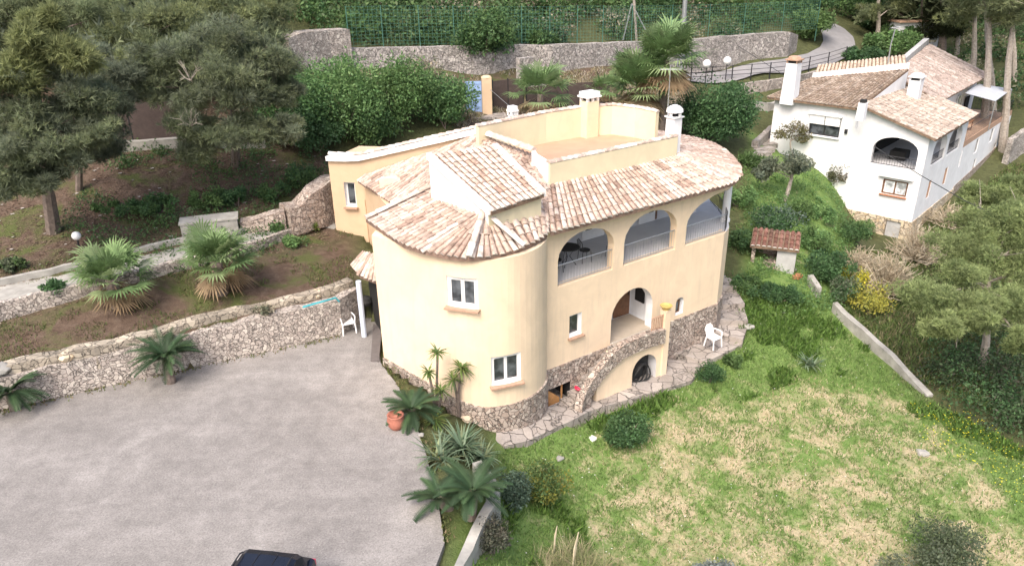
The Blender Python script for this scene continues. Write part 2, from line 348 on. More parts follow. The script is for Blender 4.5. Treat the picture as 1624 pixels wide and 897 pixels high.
# lawn, soil and dryness weights
LAWN = [W(a, b, -2.3)[:2] for a, b in ((735, 930), (745, 860), (800, 800), (780, 700), (1095, 600), (1165, 540), (1180, 430), (1180, 330), (1160, 240), (1215, 225), (1330, 330), (1330, 480), (1480, 625), (1700, 720), (1900, 1000), (1500, 1400), (700, 1400))]
SOIL = [W(a, b, 3.)[:2] for a, b in ((-300, 470), (-300, 250), (0, 235), (300, 215), (520, 235), (540, 330), (480, 350), (250, 400), (0, 460))]
BED = [W(a, b, 1.6)[:2] for a, b in ((-300, 560), (-200, 700), (60, 610), (300, 540), (560, 455), (560, 350), (480, 350), (250, 410), (0, 470))]
BACKD = [G0[:2] for G0 in (W(560, 150, 5.2), W(740, 112, 6.0), W(1000, 104, 5.2), W(1090, 110, 4.6), W(1085, 180, 3.2), W(860, 190, 4.0), W(740, 200, 4.2))]
DRY = [W(a, b, -2.6)[:2] for a, b in ((915, 740), (1000, 690), (1090, 640), (1180, 640), (1290, 600), (1400, 610), (1500, 680), (1620, 790), (1800, 900), (1700, 1100), (960, 1100), (930, 850))]
lw = np.clip(.5+np.where(inpoly(GX, GY, LAWN), 1, -1)*polysd(GX, GY, LAWN)/.8, 0, 1)
sw = np.clip(.5+np.where(inpoly(GX, GY, SOIL)|inpoly(GX, GY, BED)|inpoly(GX, GY, BACKD), 1, -1)*np.minimum(polysd(GX, GY, BACKD), np.minimum(polysd(GX, GY, SOIL), polysd(GX, GY, BED)))/1., 0, 1)
lw *= np.clip((49-GY)/2, 0, 1)
dw = np.clip(.5+np.where(inpoly(GX, GY, DRY), 1, -1)*polysd(GX, GY, DRY)/2.4, 0, 1)
ny, nx = GX.shape; idx = np.arange(ny*nx).reshape(ny, nx)
fc = np.stack([idx[:-1, :-1], idx[:-1, 1:], idx[1:, 1:], idx[1:, :-1]], -1).reshape(-1, 4)
m, n, l, b = new_mat('ground_cover'); M['ground'] = m
a = n.new('ShaderNodeVertexColor'); a.layer_name = 'Col'; sp = n.new('ShaderNodeSeparateColor'); l.new(a.outputs[0], sp.inputs[0])
co = obco(n); n1 = noise(n, l, .55, 6, .65, co, .6); n2 = noise(n, l, 3.2, 6, .7, co, .4); n3 = noise(n, l, 16, 4, .7, co)
def math2(op, x, y, z=None):
    t = n.new('ShaderNodeMath'); t.operation = op; t.use_clamp = op == 'MULTIPLY_ADD'
    for s_, v_ in zip(t.inputs, (x, y, z)):
        if v_ is None: continue
        if hasattr(v_, 'is_output'): l.new(v_, s_)
        else: s_.default_value = v_
    return t.outputs[0]
gr = ramp(n, [(.2, (.08, .14, .035)), (.42, (.125, .21, .055)), (.6, (.18, .26, .085)), (.8, (.25, .31, .11))])
l.new(math2('ADD', math2('MULTIPLY', n2.outputs[0], .6), math2('MULTIPLY', n3.outputs[0], .4)), gr.inputs[0])
st = ramp(n, [(.25, (.30, .25, .155)), (.5, (.44, .37, .24)), (.75, (.58, .50, .35))]); l.new(n3.outputs[0], st.inputs[0])
dn = math2('ADD', math2('MULTIPLY', n1.outputs[0], .45), math2('MULTIPLY', n2.outputs[0], .55))
n4 = noise(n, l, .8, 6, .6, co, 1.0); dn = math2('ADD', math2('MULTIPLY', dn, .45), math2('MULTIPLY', n4.outputs[0], .55))
dfac = math2('MULTIPLY_ADD', math2('ADD', dn, math2('MULTIPLY', sp.outputs[2], .12)), 8.0, -4.42)
lawn = mix(n, l, dfac, gr.outputs[0], st.outputs[0])
so_ = ramp(n, [(.3, (.075, .05, .038)), (.55, (.125, .09, .068)), (.8, (.19, .145, .115))]); l.new(n2.outputs[0], so_.inputs[0])
gs = ramp(n, [(.50, (0, 0, 0)), (.62, (.85, .85, .85))]); l.new(n1.outputs[0], gs.inputs[0])
soil = mix(n, l, gs.outputs[0], so_.outputs[0], mix(n, l, n3.outputs[0], (.05, .075, .02), (.12, .14, .05)))
oth = ramp(n, [(.3, (.055, .06, .03)), (.6, (.10, .11, .05)), (.8, (.17, .14, .09))]); l.new(n2.outputs[0], oth.inputs[0])
c = mix(n, l, sp.outputs[1], oth.outputs[0], soil); c = mix(n, l, sp.outputs[0], c, lawn)
l.new(c, b.inputs['Base Color']); b.inputs['Roughness'].default_value = .95; b.inputs['Specular IOR Level'].default_value = .1
l.new(bump(n, l, math2('ADD', n2.outputs[0], n3.outputs[0]), .7, .08), b.inputs['Normal'])
struct(ob('ground', np.stack([GX, GY, GZ], -1).reshape(-1, 3).tolist(), fc.tolist(), M['ground'], None, np.stack([lw, sw, dw], -1).reshape(-1, 3), True))
# parking surface: worn pinkish-grey concrete with lighter scars
m, n, l, b = new_mat('worn_yard_concrete'); M['yard'] = m; co = obco(n)
n1 = noise(n, l, .28, 6, .6, co, .5); n2 = noise(n, l, 2.2, 6, .75, co); n3 = noise(n, l, 20, 4, .85, co)
r1 = ramp(n, [(.3, (.195, .183, .174)), (.52, (.235, .221, .211)), (.75, (.33, .312, .30))]); l.new(n1.outputs[0], r1.inputs[0])
r2 = ramp(n, [(.3, (.78, .78, .78)), (.7, (1.18, 1.18, 1.18))]); l.new(n2.outputs[0], r2.inputs[0])
r3 = ramp(n, [(.36, (.62, .62, .62)), (.5, (1, 1, 1)), (.66, (1.3, 1.3, 1.3))]); l.new(n3.outputs[0], r3.inputs[0])
c = mix(n, l, 1., r1.outputs[0], r2.outputs[0], 'MULTIPLY'); c = mix(n, l, .9, c, r3.outputs[0], 'MULTIPLY')
sc_ = noise(n, l, .9, 2, .4, co, 2.5); rc = ramp(n, [(.495, (0, 0, 0)), (.5, (.4, .4, .4)), (.505, (0, 0, 0))]); l.new(sc_.outputs[0], rc.inputs[0])
gate = ramp(n, [(.56, (0, 0, 0)), (.64, (1, 1, 1))]); l.new(n1.outputs[0], gate.inputs[0])
mpy = n.new('ShaderNodeMapping'); mpy.inputs['Rotation'].default_value = (0, 0, .35); mpy.inputs['Scale'].default_value = (.25, 1.6, 1); l.new(co, mpy.inputs[0])
ny_ = noise(n, l, .8, 4, .6, mpy.outputs[0], .8); ry = ramp(n, [(.40, (.95, .95, .95)), (.5, (1, 1, 1)), (.62, (1.05, 1.05, 1.05))]); l.new(ny_.outputs[0], ry.inputs[0]); c = mix(n, l, 1., c, ry.outputs[0], 'MULTIPLY')
st_n = noise(n, l, .9, 5, .7, co, .3); rs = ramp(n, [(.60, (1, 1, 1)), (.74, (.88, .875, .87))]); l.new(st_n.outputs[0], rs.inputs[0]); c = mix(n, l, 1., c, rs.outputs[0], 'MULTIPLY')
pe = n.new('ShaderNodeTexVoronoi'); pe.inputs['Scale'].default_value = 9; l.new(co, pe.inputs['Vector']); rp_ = ramp(n, [(.07, (1, 1, 1)), (.12, (0, 0, 0))]); l.new(pe.outputs['Distance'], rp_.inputs[0])
spy = n.new('ShaderNodeSeparateColor'); l.new(pe.outputs['Color'], spy.inputs[0]); gty = ramp(n, [(.8, (0, 0, 0)), (.82, (.7, .7, .7))]); l.new(spy.outputs[0], gty.inputs[0])
c = mix(n, l, mix(n, l, 1., rp_.outputs[0], gty.outputs[0], 'MULTIPLY'), c, (.5, .46, .44))
c = mix(n, l, mix(n, l, 1., rc.outputs[0], gate.outputs[0], 'MULTIPLY'), c, (.52, .48, .45))
l.new(c, b.inputs['Base Color']); b.inputs['Roughness'].default_value = .9; l.new(bump(n, l, n3.outputs[0], .3, .01), b.inputs['Normal'])
pb = MB(); pb.prism(PARK, -.2, 0); struct(pb.build('parking_yard', M['yard']))
# ---------------------------------------------------------------- walls along lines
def wallpath(name, pts, z0, z1, th, mat, label, cat='wall', group=None, step=.5, jit=.03, parent=None, cap=None, capmat=None, seed=1):
    """freestanding wall: pts plan points, z0/z1 foot and top heights per point"""
    rn = random.Random(seed); P = []; n = len(pts)
    for i in range(n-1):
        a, b_ = Vector(pts[i][:2]), Vector(pts[i+1][:2]); k = max(1, int((b_-a).length/step))
        for j in range(k):
            t = j/k; P.append((a.lerp(b_, t), z0[i]+(z0[i+1]-z0[i])*t, z1[i]+(z1[i+1]-z1[i])*t))
    P.append((Vector(pts[-1][:2]), z0[-1], z1[-1]))
    vs = []; fs = []
    for i, (p, a, c_) in enumerate(P):
        d = (P[min(i+1, len(P)-1)][0]-P[max(0, i-1)][0]).normalized(); nn = Vector((-d.y, d.x))
        w_ = th/2+rn.uniform(-jit, jit)*.6; tz = c_+rn.uniform(-jit, jit)*1.3
        vs += [(*(p-nn*w_*1.08), a), (*(p-nn*w_), tz), (*(p+nn*w_), tz), (*(p+nn*w_*1.08), a)]
    for i in range(len(P)-1):
        o_ = i*4; q = o_+4
        fs += [(o_, q, q+1, o_+1), (o_+1, q+1, q+2, o_+2), (o_+2, q+2, q+3, o_+3)]
    fs += [(0, 1, 2, 3), tuple(x+(len(P)-1)*4 for x in (3, 2, 1, 0))]
    o = ob(name, vs, fs, mat, parent)
    if parent is None: tag(o, label, cat, group)
    return o
# ---------------------------------------------------------------- barrel-tile roofs
def lerp(a, b, t): return a+(b-a)*t
def curve_at(C, s):
    s = min(max(s, 0), len(C)-1-1e-9); i = int(s); return lerp(C[i], C[i+1], s-i)
PAL_V = [(.54, .45, .395), (.49, .395, .335), (.44, .34, .28), (.385, .285, .23), (.33, .24, .195), (.26, .185, .15), (.58, .51, .46)]
WT_V = [5, 6, 6, 5, 3, 2, 3]
PAL_B = [(.34, .28, .23), (.29, .23, .18), (.24, .185, .14), (.19, .14, .11), (.42, .36, .30), (.13, .10, .08)]
WT_B = [4, 5, 4, 3, 2, 1]
def tiles(name, B, T, parent, width=.235, tl=.36, pal=PAL_V, wt=WT_V, seed=1, thick=.12, lift=.0, mortar=(.72, .68, .64)):
    """roof slope between an eave line B and an upper line T, covered with real half-round tiles"""
    rn = random.Random(seed); mb = MB(); B = [Vector(p) for p in B]; T = [Vector(p) for p in T]
    def arc(C):
        L = [0]
        for i in range(len(C)-1): L.append(L[-1]+(C[i+1]-C[i]).length)
        return L
    LB, LT = arc(B), arc(T); use = LB if LB[-1] >= LT[-1] else LT; tot = use[-1]; n = max(2, round(tot/width))
    def par(x):
        for i in range(len(use)-1):
            if x <= use[i+1]+1e-9: return i+(x-use[i])/max(use[i+1]-use[i], 1e-9)
        return len(use)-1
    S = [par(tot*(i+.5)/n) for i in range(n)]; E = [par(tot*i/n) for i in range(n+1)]
    vs = []; fs = []; k = 5            # substrate: closed slab
    for s in E:
        b_, t_ = curve_at(B, s), curve_at(T, s)
        for j in range(k+1): vs.append(b_.lerp(t_, j/k))
    for s in E:
        b_, t_ = curve_at(B, s), curve_at(T, s)
        for j in range(k+1): vs.append(b_.lerp(t_, j/k)-Vector((0, 0, thick)))
    st = k+1; o2 = len(E)*st
    for i in range(len(E)-1):
        for j in range(k):
            a = i*st+j; fs += [(a, a+st, a+st+1, a+1), (o2+a, o2+a+1, o2+a+st+1, o2+a+st)]
        fs += [(i*st, o2+i*st, o2+(i+1)*st, (i+1)*st), (i*st+k, (i+1)*st+k, o2+(i+1)*st+k, o2+i*st+k)]
    for i in (0, len(E)-1):
        for j in range(k): a = i*st+j; fs.append((a, a+1, o2+a+1, o2+a))
    mb.add(vs, fs, 0, (.21, .145, .115) if pal is PAL_V else (.2, .14, .10))
    for i, s in enumerate(S):
        b_, t_ = curve_at(B, s), curve_at(T, s); d = t_-b_; L = d.length
        if L < .15: continue
        wb = (curve_at(B, E[i+1])-curve_at(B, E[i])); wt_ = (curve_at(T, E[i+1])-curve_at(T, E[i]))
        colc = rn.choices(pal, wt)[0]; dn = d.normalized(); rows = max(1, int(L/tl+.35)); sl = L/rows; jit = rn.uniform(-.03, .03)
        for r in range(rows):
            f0 = r/rows; f1 = (r+1.16)/rows; wv_ = wb.lerp(wt_, f0); sp = wv_.length
            if sp < width*.55 and i % 2: continue
            if sp < width*.27 and i % 4: continue
            sp = sp*(2 if sp < width*.55 else 1)*(2 if sp < width*.27 else 1)
            lat = wv_.normalized(); nrm = lat.cross(dn).normalized()
            if nrm.z < 0: nrm = -nrm
            lat = dn.cross(nrm).normalized()
            p0 = b_+d*f0+dn*(jit-.03 if r == 0 else jit+rn.uniform(-.012, .012))+lat*rn.uniform(-.008, .008)
            p1 = b_+d*min(f1, 1.02)+dn*jit
            c = rn.choices(pal, wt)[0]; g = rn.uniform(.9, 1.08); c = tuple((x*.55+y*.45)*g for x, y in zip(c, colc))
            r0 = sp*.385; r1 = sp*.33; h0 = .02+r0*.1; vs = []
            for p, rr, hh in ((p0, r0, h0), (p1, r1, 0)):
                for q in range(6):
                    t = math.pi*q/5; vs.append(p+lat*rr*math.cos(t)+nrm*(rr*.72*math.sin(t)+hh+lift))
            mb.add(vs, [(q, q+1, 7+q, 6+q) for q in range(5)], 0, c)
            mb.add([vs[q] for q in range(6)], [(0, 1, 2, 3, 4, 5)], 0, mortar if r == 0 else tuple(x*.75 for x in c))
    return mb.build(name, M['tile'], parent, col=True)
def ridgecaps(name, pts, parent, w_=.16, pal=PAL_V, seed=2, flat=False, step=.38):
    rn = random.Random(seed); mb = MB(); pts = [Vector(p) for p in pts]
    for a, b_ in zip(pts, pts[1:]):
        L = (b_-a).length; k = max(1, round(L/step)); d = (b_-a).normalized(); lat = d.cross(Vector((0, 0, 1))).normalized(); nr = lat.cross(d)
        for i in range(k):
            p0 = a+d*(L*i/k-.02); p1 = a+d*(L*(i+1)/k+.03); c = rn.choice([pal[0], pal[1], pal[-1], (.72, .68, .63)] if pal is PAL_V else pal); vs = []
            for p, rr, hh in ((p0, w_, .02), (p1, w_*.8, 0)):
                for q in range(6): t = math.pi*q/5; vs.append(p+lat*rr*math.cos(t)+nr*(rr*.8*math.sin(t)+hh))
            mb.add(vs, [(q, q+1, 7+q, 6+q) for q in range(5)]+[(0, 1, 2, 3, 4, 5), (11, 10, 9, 8, 7, 6)], 0, c)
    return mb.build(name, M['tile'], parent, col=True)
# ---------------------------------------------------------------- window and door parts
def window(parent, o, d, w_, z0, z1, rec=.16, leaves=2, frame=M['whitepaint'], glass=None, sill=True, fw=.055, name='window', label=None, sillmat=None, bars=False):
    """o = plan point at the left end seen from outside, d = unit vector to the right"""
    d = Vector(d).normalized(); out = Vector((d.y, -d.x)); o = Vector(o)-out*rec; ang = (d.x, d.y); mb = MB(); hh = z1-z0
    def bx(a, b_, za, zb, t=.05, off=0):
        c = o+d*((a+b_)/2)+out*off; mb.box((c.x, c.y, (za+zb)/2), b_-a, t, zb-za, ang)
    bx(0, fw, z0, z1); bx(w_-fw, w_, z0, z1); bx(fw, w_-fw, z0, z0+fw); bx(fw, w_-fw, z1-fw, z1)
    lw_ = (w_-2*fw)/leaves
    for i in range(leaves):
        a = fw+lw_*i; f2 = fw*.75
        bx(a+.004, a+f2, z0+fw, z1-fw, .035, .012); bx(a+lw_-f2, a+lw_-.004, z0+fw, z1-fw, .035, .012)
        bx(a+f2, a+lw_-f2, z0+fw, z0+fw+f2, .035, .012); bx(a+f2, a+lw_-f2, z1-fw-f2, z1-fw, .035, .012)
    fr = mb.build(name, frame, parent)
    if label: fr['label'] = label
    for i in range(leaves):
        g = MB(); c = o+d*(fw+lw_*(i+.5)); g.box((c.x, c.y, (z0+z1)/2), lw_-fw*1.4, .012, hh-2*fw-.03, ang); g.build('pane', glass or M['glass'], fr)
    if sill:
        s_ = MB(); c = o+d*(w_/2)+out*(rec+.05-.06); s_.box((c.x, c.y, z0-.035), w_+.12, rec+.18, .06, ang); s_.build('sill', sillmat or M['sill'], fr)
    return fr
def carve(o, d, w_, z0, z1, dep=.3, mi=0, arch=0, n=10, outw=.3):
    """cutter box (or arched opening) with its mouth on the wall face"""
    d = Vector(d).normalized(); out = Vector((d.y, -d.x)); mb = MB(); o = Vector(o)
    prof = [(0, z0), (w_, z0), (w_, z1-arch)]
    if arch: prof += [(w_/2+w_/2*math.cos(math.pi*k/n), z1-arch+arch*math.sin(math.pi*k/n)) for k in range(1, n)]
    prof += [(0, z1-arch)]
    m_ = len(prof); vs = [(*(o+d*a+out*outw), z) for a, z in prof]+[(*(o+d*a-out*dep), z) for a, z in prof]
    mb.add(vs, [tuple(range(m_)), tuple(range(m_, 2*m_))[::-1]]+[(i, m_+i, m_+(i+1) % m_, (i+1) % m_) for i in range(m_)], mi)
    return mb
# ================================================================ THE VILLA
villa = empty('villa', (*V(3, 3), -2.2), 'yellow two-storey villa with round corner tower, pale barrel-tile roofs and arched loggias', 'villa')
mats = [M['yellow'], M['inner'], M['floortile'], M['white'], M['dark']]
mb = MB(); mb.prism(MAIN, -3.2, 4.72, 0)
walls = mb.build('wall', None, villa, mats=mats)
cuts = []
# loggia: hollow following the curved end, then its arches
lg = MB(); lg.prism([V(.35, .32), V(8.9, .32), V(9.45, .6), V(10.2, 1.3), V(10.75, 2.15), V(8.6, 2.8), V(.35, 2.8)], 2.65, 4.5, 1); cuts.append(lg)
cuts.append(carve(V(.5, 0), UX, 2.5, 2.66, 4.46, .5, 0, .85))
cuts.append(carve(V(3.48, 0), UX, 2.65, 2.66, 4.46, .5, 0, .9))
cuts.append(carve(V(6.65, 0), UX, 4.6, 2.66, 4.47, .5, 0, 1.0, 16))
op = MB(); op.prism([V(9.0, -.6), V(10.2, -.2), V(12.6, 2.0), V(12.3, 3.3), V(10.2, 2.9), V(9.3, 1.3)], 2.655, 4.47, 1); cuts.append(op)
cuts.append(carve(V(3.02, 0), UX, 2.1, -.36, 1.62, .9, 3, 1.0, 14))
pc_ = MB(); pc_.prism([V(2.7, .35), V(5.5, .35), V(5.38, 1.45), V(2.7, 1.6)], -.355, 1.75, 3); cuts.append(pc_)
cuts.append(carve(V(6.42, 0), UX, .44, -.22, .52, .28, 3, .22))
cuts.append(carve(V(1.04, 0), UX, .56, .56, 1.42, .22, 3))
# tower windows
def tower_spot(px, py, plane_z):
    best = None
    for a in np.arange(200, 370, .25):
        p = circ(a); r = ray(px, py); t = p.y/r[1]
        if abs(r[0]*t-p.x) < .02 or best is None or abs(r[0]*t-p.x) < best[0]: 
            if best is None or abs(r[0]*t-p.x) < best[0]: best = (abs(r[0]*t-p.x), a, H+r[2]*t)
    return best[1], best[2]
def tower_window(a, w_, z0, z1):
    c = circ(a, TR+.0); d = Vector((-math.sin(R(a)), math.cos(R(a)))); o = c-d*w_/2
    cuts.append(carve(o, d, w_, z0, z1, .26, 3)); return o, d
TW1 = tower_window(252.2, 1.0, 3.12, 4.12); TW2 = tower_window(289.5, 1.0, .38, 1.42)
cuts.append(carve(V(.02, 0), UX, 1.1, -2.3, -1.2, 1.4, 4, 0))
cut(walls, cuts)
mb = MB(); mb.prism(WING, .3, 4.05, 0)
wing = mb.build('wall', M['tan'], villa); wing['label'] = 'tan side wing wall below the lower roof slope'
# parapet wall that carries the flat roof over the wing
Wp = [W(520, 254, 4.9), W(548, 255, 4.9), W(572, 254, 4.95)]
apex = W(757, 212, 6.45)
PW = [Wp[0], Wp[1], Wp[2]]+[Wp[2].lerp(apex, t) for t in (.25, .5, .75, 1)]
back = [Vector((p.x+.9, p.y+2.4, p.z)) for p in PW]
mb = MB()
for i in range(2, len(PW)-1):
    q = [PW[i], PW[i+1], back[i+1], back[i]]
    mb.prism([(x.x, x.y) for x in q], [3.2]*4, [x.z for x in q])
pw = mb.build('parapet', M['tan'], villa)
mb = MB()
for i in range(len(PW)-1):
    q = [PW[i]+Vector((-.06, -.14, 0)), PW[i+1]+Vector((-.02, -.14, 0)), PW[i+1]+Vector((.1, .3, 0)), PW[i]+Vector((.1, .3, 0))]
    mb.prism([(x.x, x.y) for x in q], [x.z for x in q], [x.z+.2 for x in q])
cop = mb.build('coping', M['whitepaint'], villa)
ridgecaps('coping_tiles', [p+Vector((.06, .16, .22)) for p in PW], villa, .13, seed=11)
# side window of the wing
d = (Wp[2].xy-Wp[0].xy).normalized(); ww = W(545, 315, 2.9)
def hit_line(px, py, a, b_):
    r = ray(px, py); dx, dy = b_.x-a.x, b_.y-a.y; det = r[0]*(-dy)+r[1]*dx; t = (a.x*(-dy)+a.y*dx)/det
    return Vector((r[0]*t, r[1]*t, H+r[2]*t))
wa = hit_line(546, 300, Wp[0], Wp[1]); d1 = (Wp[1].xy-Wp[0].xy).normalized()
mbw = MB(); mbw.prism([(p.x, p.y) for p in (Wp[0], Wp[1], Wp[2], back[2], back[0])], 1.0, 4.9, 0)
low = mbw.build('wall', None, villa, mats=[M['tan'], M['inner'], M['floortile'], M['white']]); low['label'] = 'tan end wall with a small white window'
cut(low, [carve(wa.xy, d1, .5, 2.85, 3.95, .25, 3)])
window(villa, wa.xy, d1, .5, 2.85, 3.95, .2, 1, sillmat=M['sill'])
# plinth of stone
pl_pts = [P0]+[circ(a) for a in range(232, 364, 6)]+[V(0, 0)]+ARC[:8]
cc = Vector((3, 26))
outp = []
for i, p in enumerate(pl_pts):
    a = pl_pts[max(0, i-1)]; b_ = pl_pts[min(i+1, len(pl_pts)-1)]; t = (b_-a).normalized(); outp.append(p+Vector((t.y, -t.x))*.06)
tops = [.2]+[lerp(-.15, -.42, min(1, i/6)) for i in range(22)]+[-.38]+[-.38]*8
def stone_band(name, I0, I1, z0):
    mb = MB()
    for i in range(I0, I1):
        a, b_ = pl_pts[i], pl_pts[i+1]; c_, d_ = outp[i], outp[i+1]; t = (b_-a)*.0
        mb.prism([c_, d_, b_, a], [z0, z0, z0, z0], [tops[i], tops[i+1], tops[i+1], tops[i]])
    return mb.build(name, M['rubble'], villa)
stone_band('stone_plinth', 0, 23, -3.0)
mb = MB()
fr_ = Vector((UX.y, -UX.x))*.055
def fb(u0, u1, z0, z1): mb = MB(); a, b_ = V(u0, 0), V(u1, 0); mb.prism([a+fr_, b_+fr_, b_+fr_*.02, a+fr_*.02], z0, z1); mb.build('stone_plinth', M['rubble'], villa)
fb(.0, .02, -3, -.38); fb(1.12, 3.0, -3, -.4); fb(.02, 1.12, -1.2, -.4); fb(5.9, 8.9, -3, -.4)
stone_band('stone_plinth', 24, 31, -3.0)
window(villa, TW1[0], TW1[1], 1.0, 3.12, 4.12, .14, 2, fw=.075)
window(villa, TW2[0], TW2[1], 1.0, .38, 1.42, .14, 2, fw=.065)
window(villa, V(1.04, 0), UX, .56, .56, 1.42, .14, 1, fw=.05)
window(villa, V(6.42, 0)+UX*.03, UX, .38, -.22, .30, .2, 1, frame=M['brown'], sill=False, fw=.03)
# loggia fittings
for a, b_ in ((1.55, 1.0), (3.9, 1.1), (6.9, .9)):
    mb = MB(); p = V(a, 2.76); mb.box((*(p+UX*b_/2), 3.65), b_, .05, 1.95, (UX.x, UX.y)); dd = mb.build('balcony_door', M['whitepaint'], villa)
    for k in range(2):
        g = MB(); q = p+UX*(b_*(.27+.46*k)); g.box((*(q-NX*.035), 3.75), b_*.3, .012, 1.35, (UX.x, UX.y)); g.build('pane', M['glass'], dd)
mb = MB(); mb.box((*V(7.7, 2.78), 3.4), .5, .04, 1.4, (UX.x, UX.y)); mb.build('shutter', M['brown'], villa)
def railing(u0, u1, v, z0=2.655, hh=.75):
    mb = MB(); k = int((u1-u0)/.13)
    for z in (z0+.08, z0+hh): mb.tube([V(u0, v, z), V(u1, v, z)], .018, 5)
    for i in range(k+1): u = u0+(u1-u0)*i/k; mb.tube([V(u, v, z0+.05), V(u, v, z0+hh)], .007, 4, cap=False)
    return mb.build('railing', M['galv'], villa)
railing(.5, 3.0, .1); railing(3.48, 6.13, .1); railing(6.65, 9.0, .1)
mb = MB(); cp = V(10.05, .95); mb.tube([(*cp, 2.65), (*cp, 4.75)], [.16, .15], 14); mb.lathe((*cp, 2.65), [(.2, 0), (.2, .12), (.16, .14)], 14); mb.lathe((*cp, 4.6), [(.15, 0), (.2, .06), (.2, .14)], 14)
mb.build('column', M['white'], villa)
mb = MB(); crv = [V(9.05, .12), V(9.5, .42), V(10.15, 1.1), V(10.8, 1.95), V(11.4, 2.9)]
for z in (2.75, 3.3): mb.tube([(*p, z) for p in crv], .016, 5)
for i in range(4):
    for t in np.arange(0, 1, .16): p = crv[i].lerp(crv[i+1], t); mb.tube([(*p, 2.66), (*p, 3.3)], .008, 4, cap=False)
mb.build('railing', M['iron'], villa)
# porch inner doors
mb = MB(); mb.box((*V(4.88, 1.44), .6), .8, .06, 1.85, (UX.x, UX.y-.05)); dr = mb.build('entrance_door', M['brown'], villa)
mb = MB(); mb.box((*V(5.18, 1.39), .6), .03, .05, .14, (UX.x, UX.y)); mb.build('handle', M['iron'], dr)
mb = MB(); mb.box((*V(5.41, .98), .75), .48, .05, .85, (NX.x, NX.y)); mb.build('shutter', M['dark'], villa)
mb = MB(); mb.prism([V(3.04, .02), V(5.1, .02), V(5.35, .4), V(5.3, 1.38), V(3.0, 1.5)], -.5, -.345); mb.build('porch_floor', mat_plain('sand_floor', (.42, .36, .29), .7, .1, 3), villa)
# ---- roofs
zE = 4.9
front_e = [V(-.15, -.42, zE), V(4.2, -.46, zE), V(8.55, -.46, zE), V(9.6, .05, zE), V(10.4, .8, zE), V(11.2, 1.75, zE), V(12.0, 2.9, zE), V(12.55, 4.1, zE), V(12.65, 5.3, zE), V(12.4, 6.9, zE), V(11.5, 8.5, zE), V(10, 9.6, zE)]
front_t = [V(1.15, 1.5, 5.78), V(4.4, 1.55, 5.78), V(7.5, 1.55, 5.8), V(7.7, 1.8, 5.8), V(7.85, 2.1, 5.8), V(8.0, 2.5, 5.82), V(8.15, 3.0, 5.85), V(8.25, 3.6, 5.85), V(8.3, 4.4, 5.85), V(8.3, 5.2, 5.85), V(8.2, 5.8, 5.85), V(7.8, 6.2, 5.85)]
tiles('roof', front_e, front_t, villa, seed=3)
# slope left of the terrace, above the main eave
tiles('roof', [W(868, 371, 4.9), V(.5, .5, 5.22), V(1.15, 1.5, 5.80)], [W(859, 318, 5.45), W(800, 262, 6.25), W(848, 246, 6.3)], villa, seed=5)
tiles('roof', [W(800, 272, 6.05), V(1.1, 1.55, 5.8)], [W(757, 214, 6.5), W(845, 246, 6.35)], villa, seed=6)
# lower left slope
tiles('roof', [W(568, 286, 4.2), W(594, 303, 4.15), W(621, 322, 4.1), W(660, 352, 4.0)],
      [W(578, 277, 4.4), W(700, 236, 5.75), W(757, 213, 6.45), W(800, 262, 6.15)], villa, seed=7)
# front left slope running round the tower cone
tiles('roof', [W(580, 347, 4.9), W(610, 368, 4.88), W(641, 388, 4.85), W(668, 397, 4.85), W(700, 404, 4.85), W(722, 408, 4.85), W(745, 409, 4.85), W(775, 406, 4.85), W(803, 400, 4.85), W(825, 393, 4.87), W(845, 384, 4.9), W(868, 371, 4.92)],
      [W(684, 296, 5.6), W(712, 312, 5.65), W(740, 328, 5.7), W(760, 338, 5.73), W(764, 340, 5.73), W(766, 341, 5.73), W(768, 341, 5.73), W(770, 341, 5.73), W(773, 340, 5.72), W(790, 340, 5.6), W(825, 332, 5.5), W(860, 322, 5.4)], villa, seed=8)
ridgecaps('hip_tiles', [W(766, 336, 5.85), W(744, 405, 4.98)], villa, .11, seed=4)
ridgecaps('hip_tiles', [W(768, 336, 5.85), W(830, 388, 5.02)], villa, .11, seed=5)
ridgecaps('verge_tiles', [W(581, 345, 4.98), W(682, 296, 5.68)], villa, .11, seed=6)
ridgecaps('verge_tiles', [W(757, 208, 6.65), W(846, 238, 6.62)], villa, .17, seed=7)
# raised stair box with its own sloping roof
bt = [W(680, 248, 6.95), W(774, 333, 6.0), W(858, 305, 6.03), W(785, 233, 6.98)]
mb = MB(); mb.prism([(p.x, p.y) for p in bt], [4.6]*4, [p.z for p in bt]); mb.build('raised_box', M['white'], villa)
fl = bt[1].xy; fr2 = bt[2].xy; dd = (fr2-fl).normalized(); mb = MB(); o_ = Vector((dd.y, -dd.x))*.012
mb.prism([fl+o_-dd*.0, fr2+o_, fr2+o_*.1, fl+o_*.1], 5.0, 5.94); mb.build('yellow_band', M['pale'], villa)
up = Vector((0, 0, .03)); ex = (bt[1]-bt[0]).normalized()*.16
tiles('roof', [bt[1]+up+ex, bt[2]+up+ex], [bt[0]+up, bt[3]+up], villa, width=.21, seed=9, tl=.33, pal=[(.62, .54, .48), (.54, .42, .36), (.48, .35, .29), (.60, .52, .46), (.40, .28, .22)], wt=[4, 4, 3, 4, 1.5])
for a, b_, s_ in ((bt[0], bt[1], 3), (bt[3], bt[2], 4)):
    mb = MB(); t_ = (b_-a).normalized(); lat = t_.cross(Vector((0, 0, 1))).normalized()*.09
    vs = [a-lat+up*4, a+lat+up*4, b_+ex*.8+lat+up*4, b_+ex*.8-lat+up*4]; lo = [v-Vector((0, 0, .2)) for v in vs]
    mb.add(lo+vs, [(3, 2, 1, 0), (4, 5, 6, 7), (0, 1, 5, 4), (1, 2, 6, 5), (2, 3, 7, 6), (3, 0, 4, 7)]); mb.build('verge', M['whitepaint'], villa)
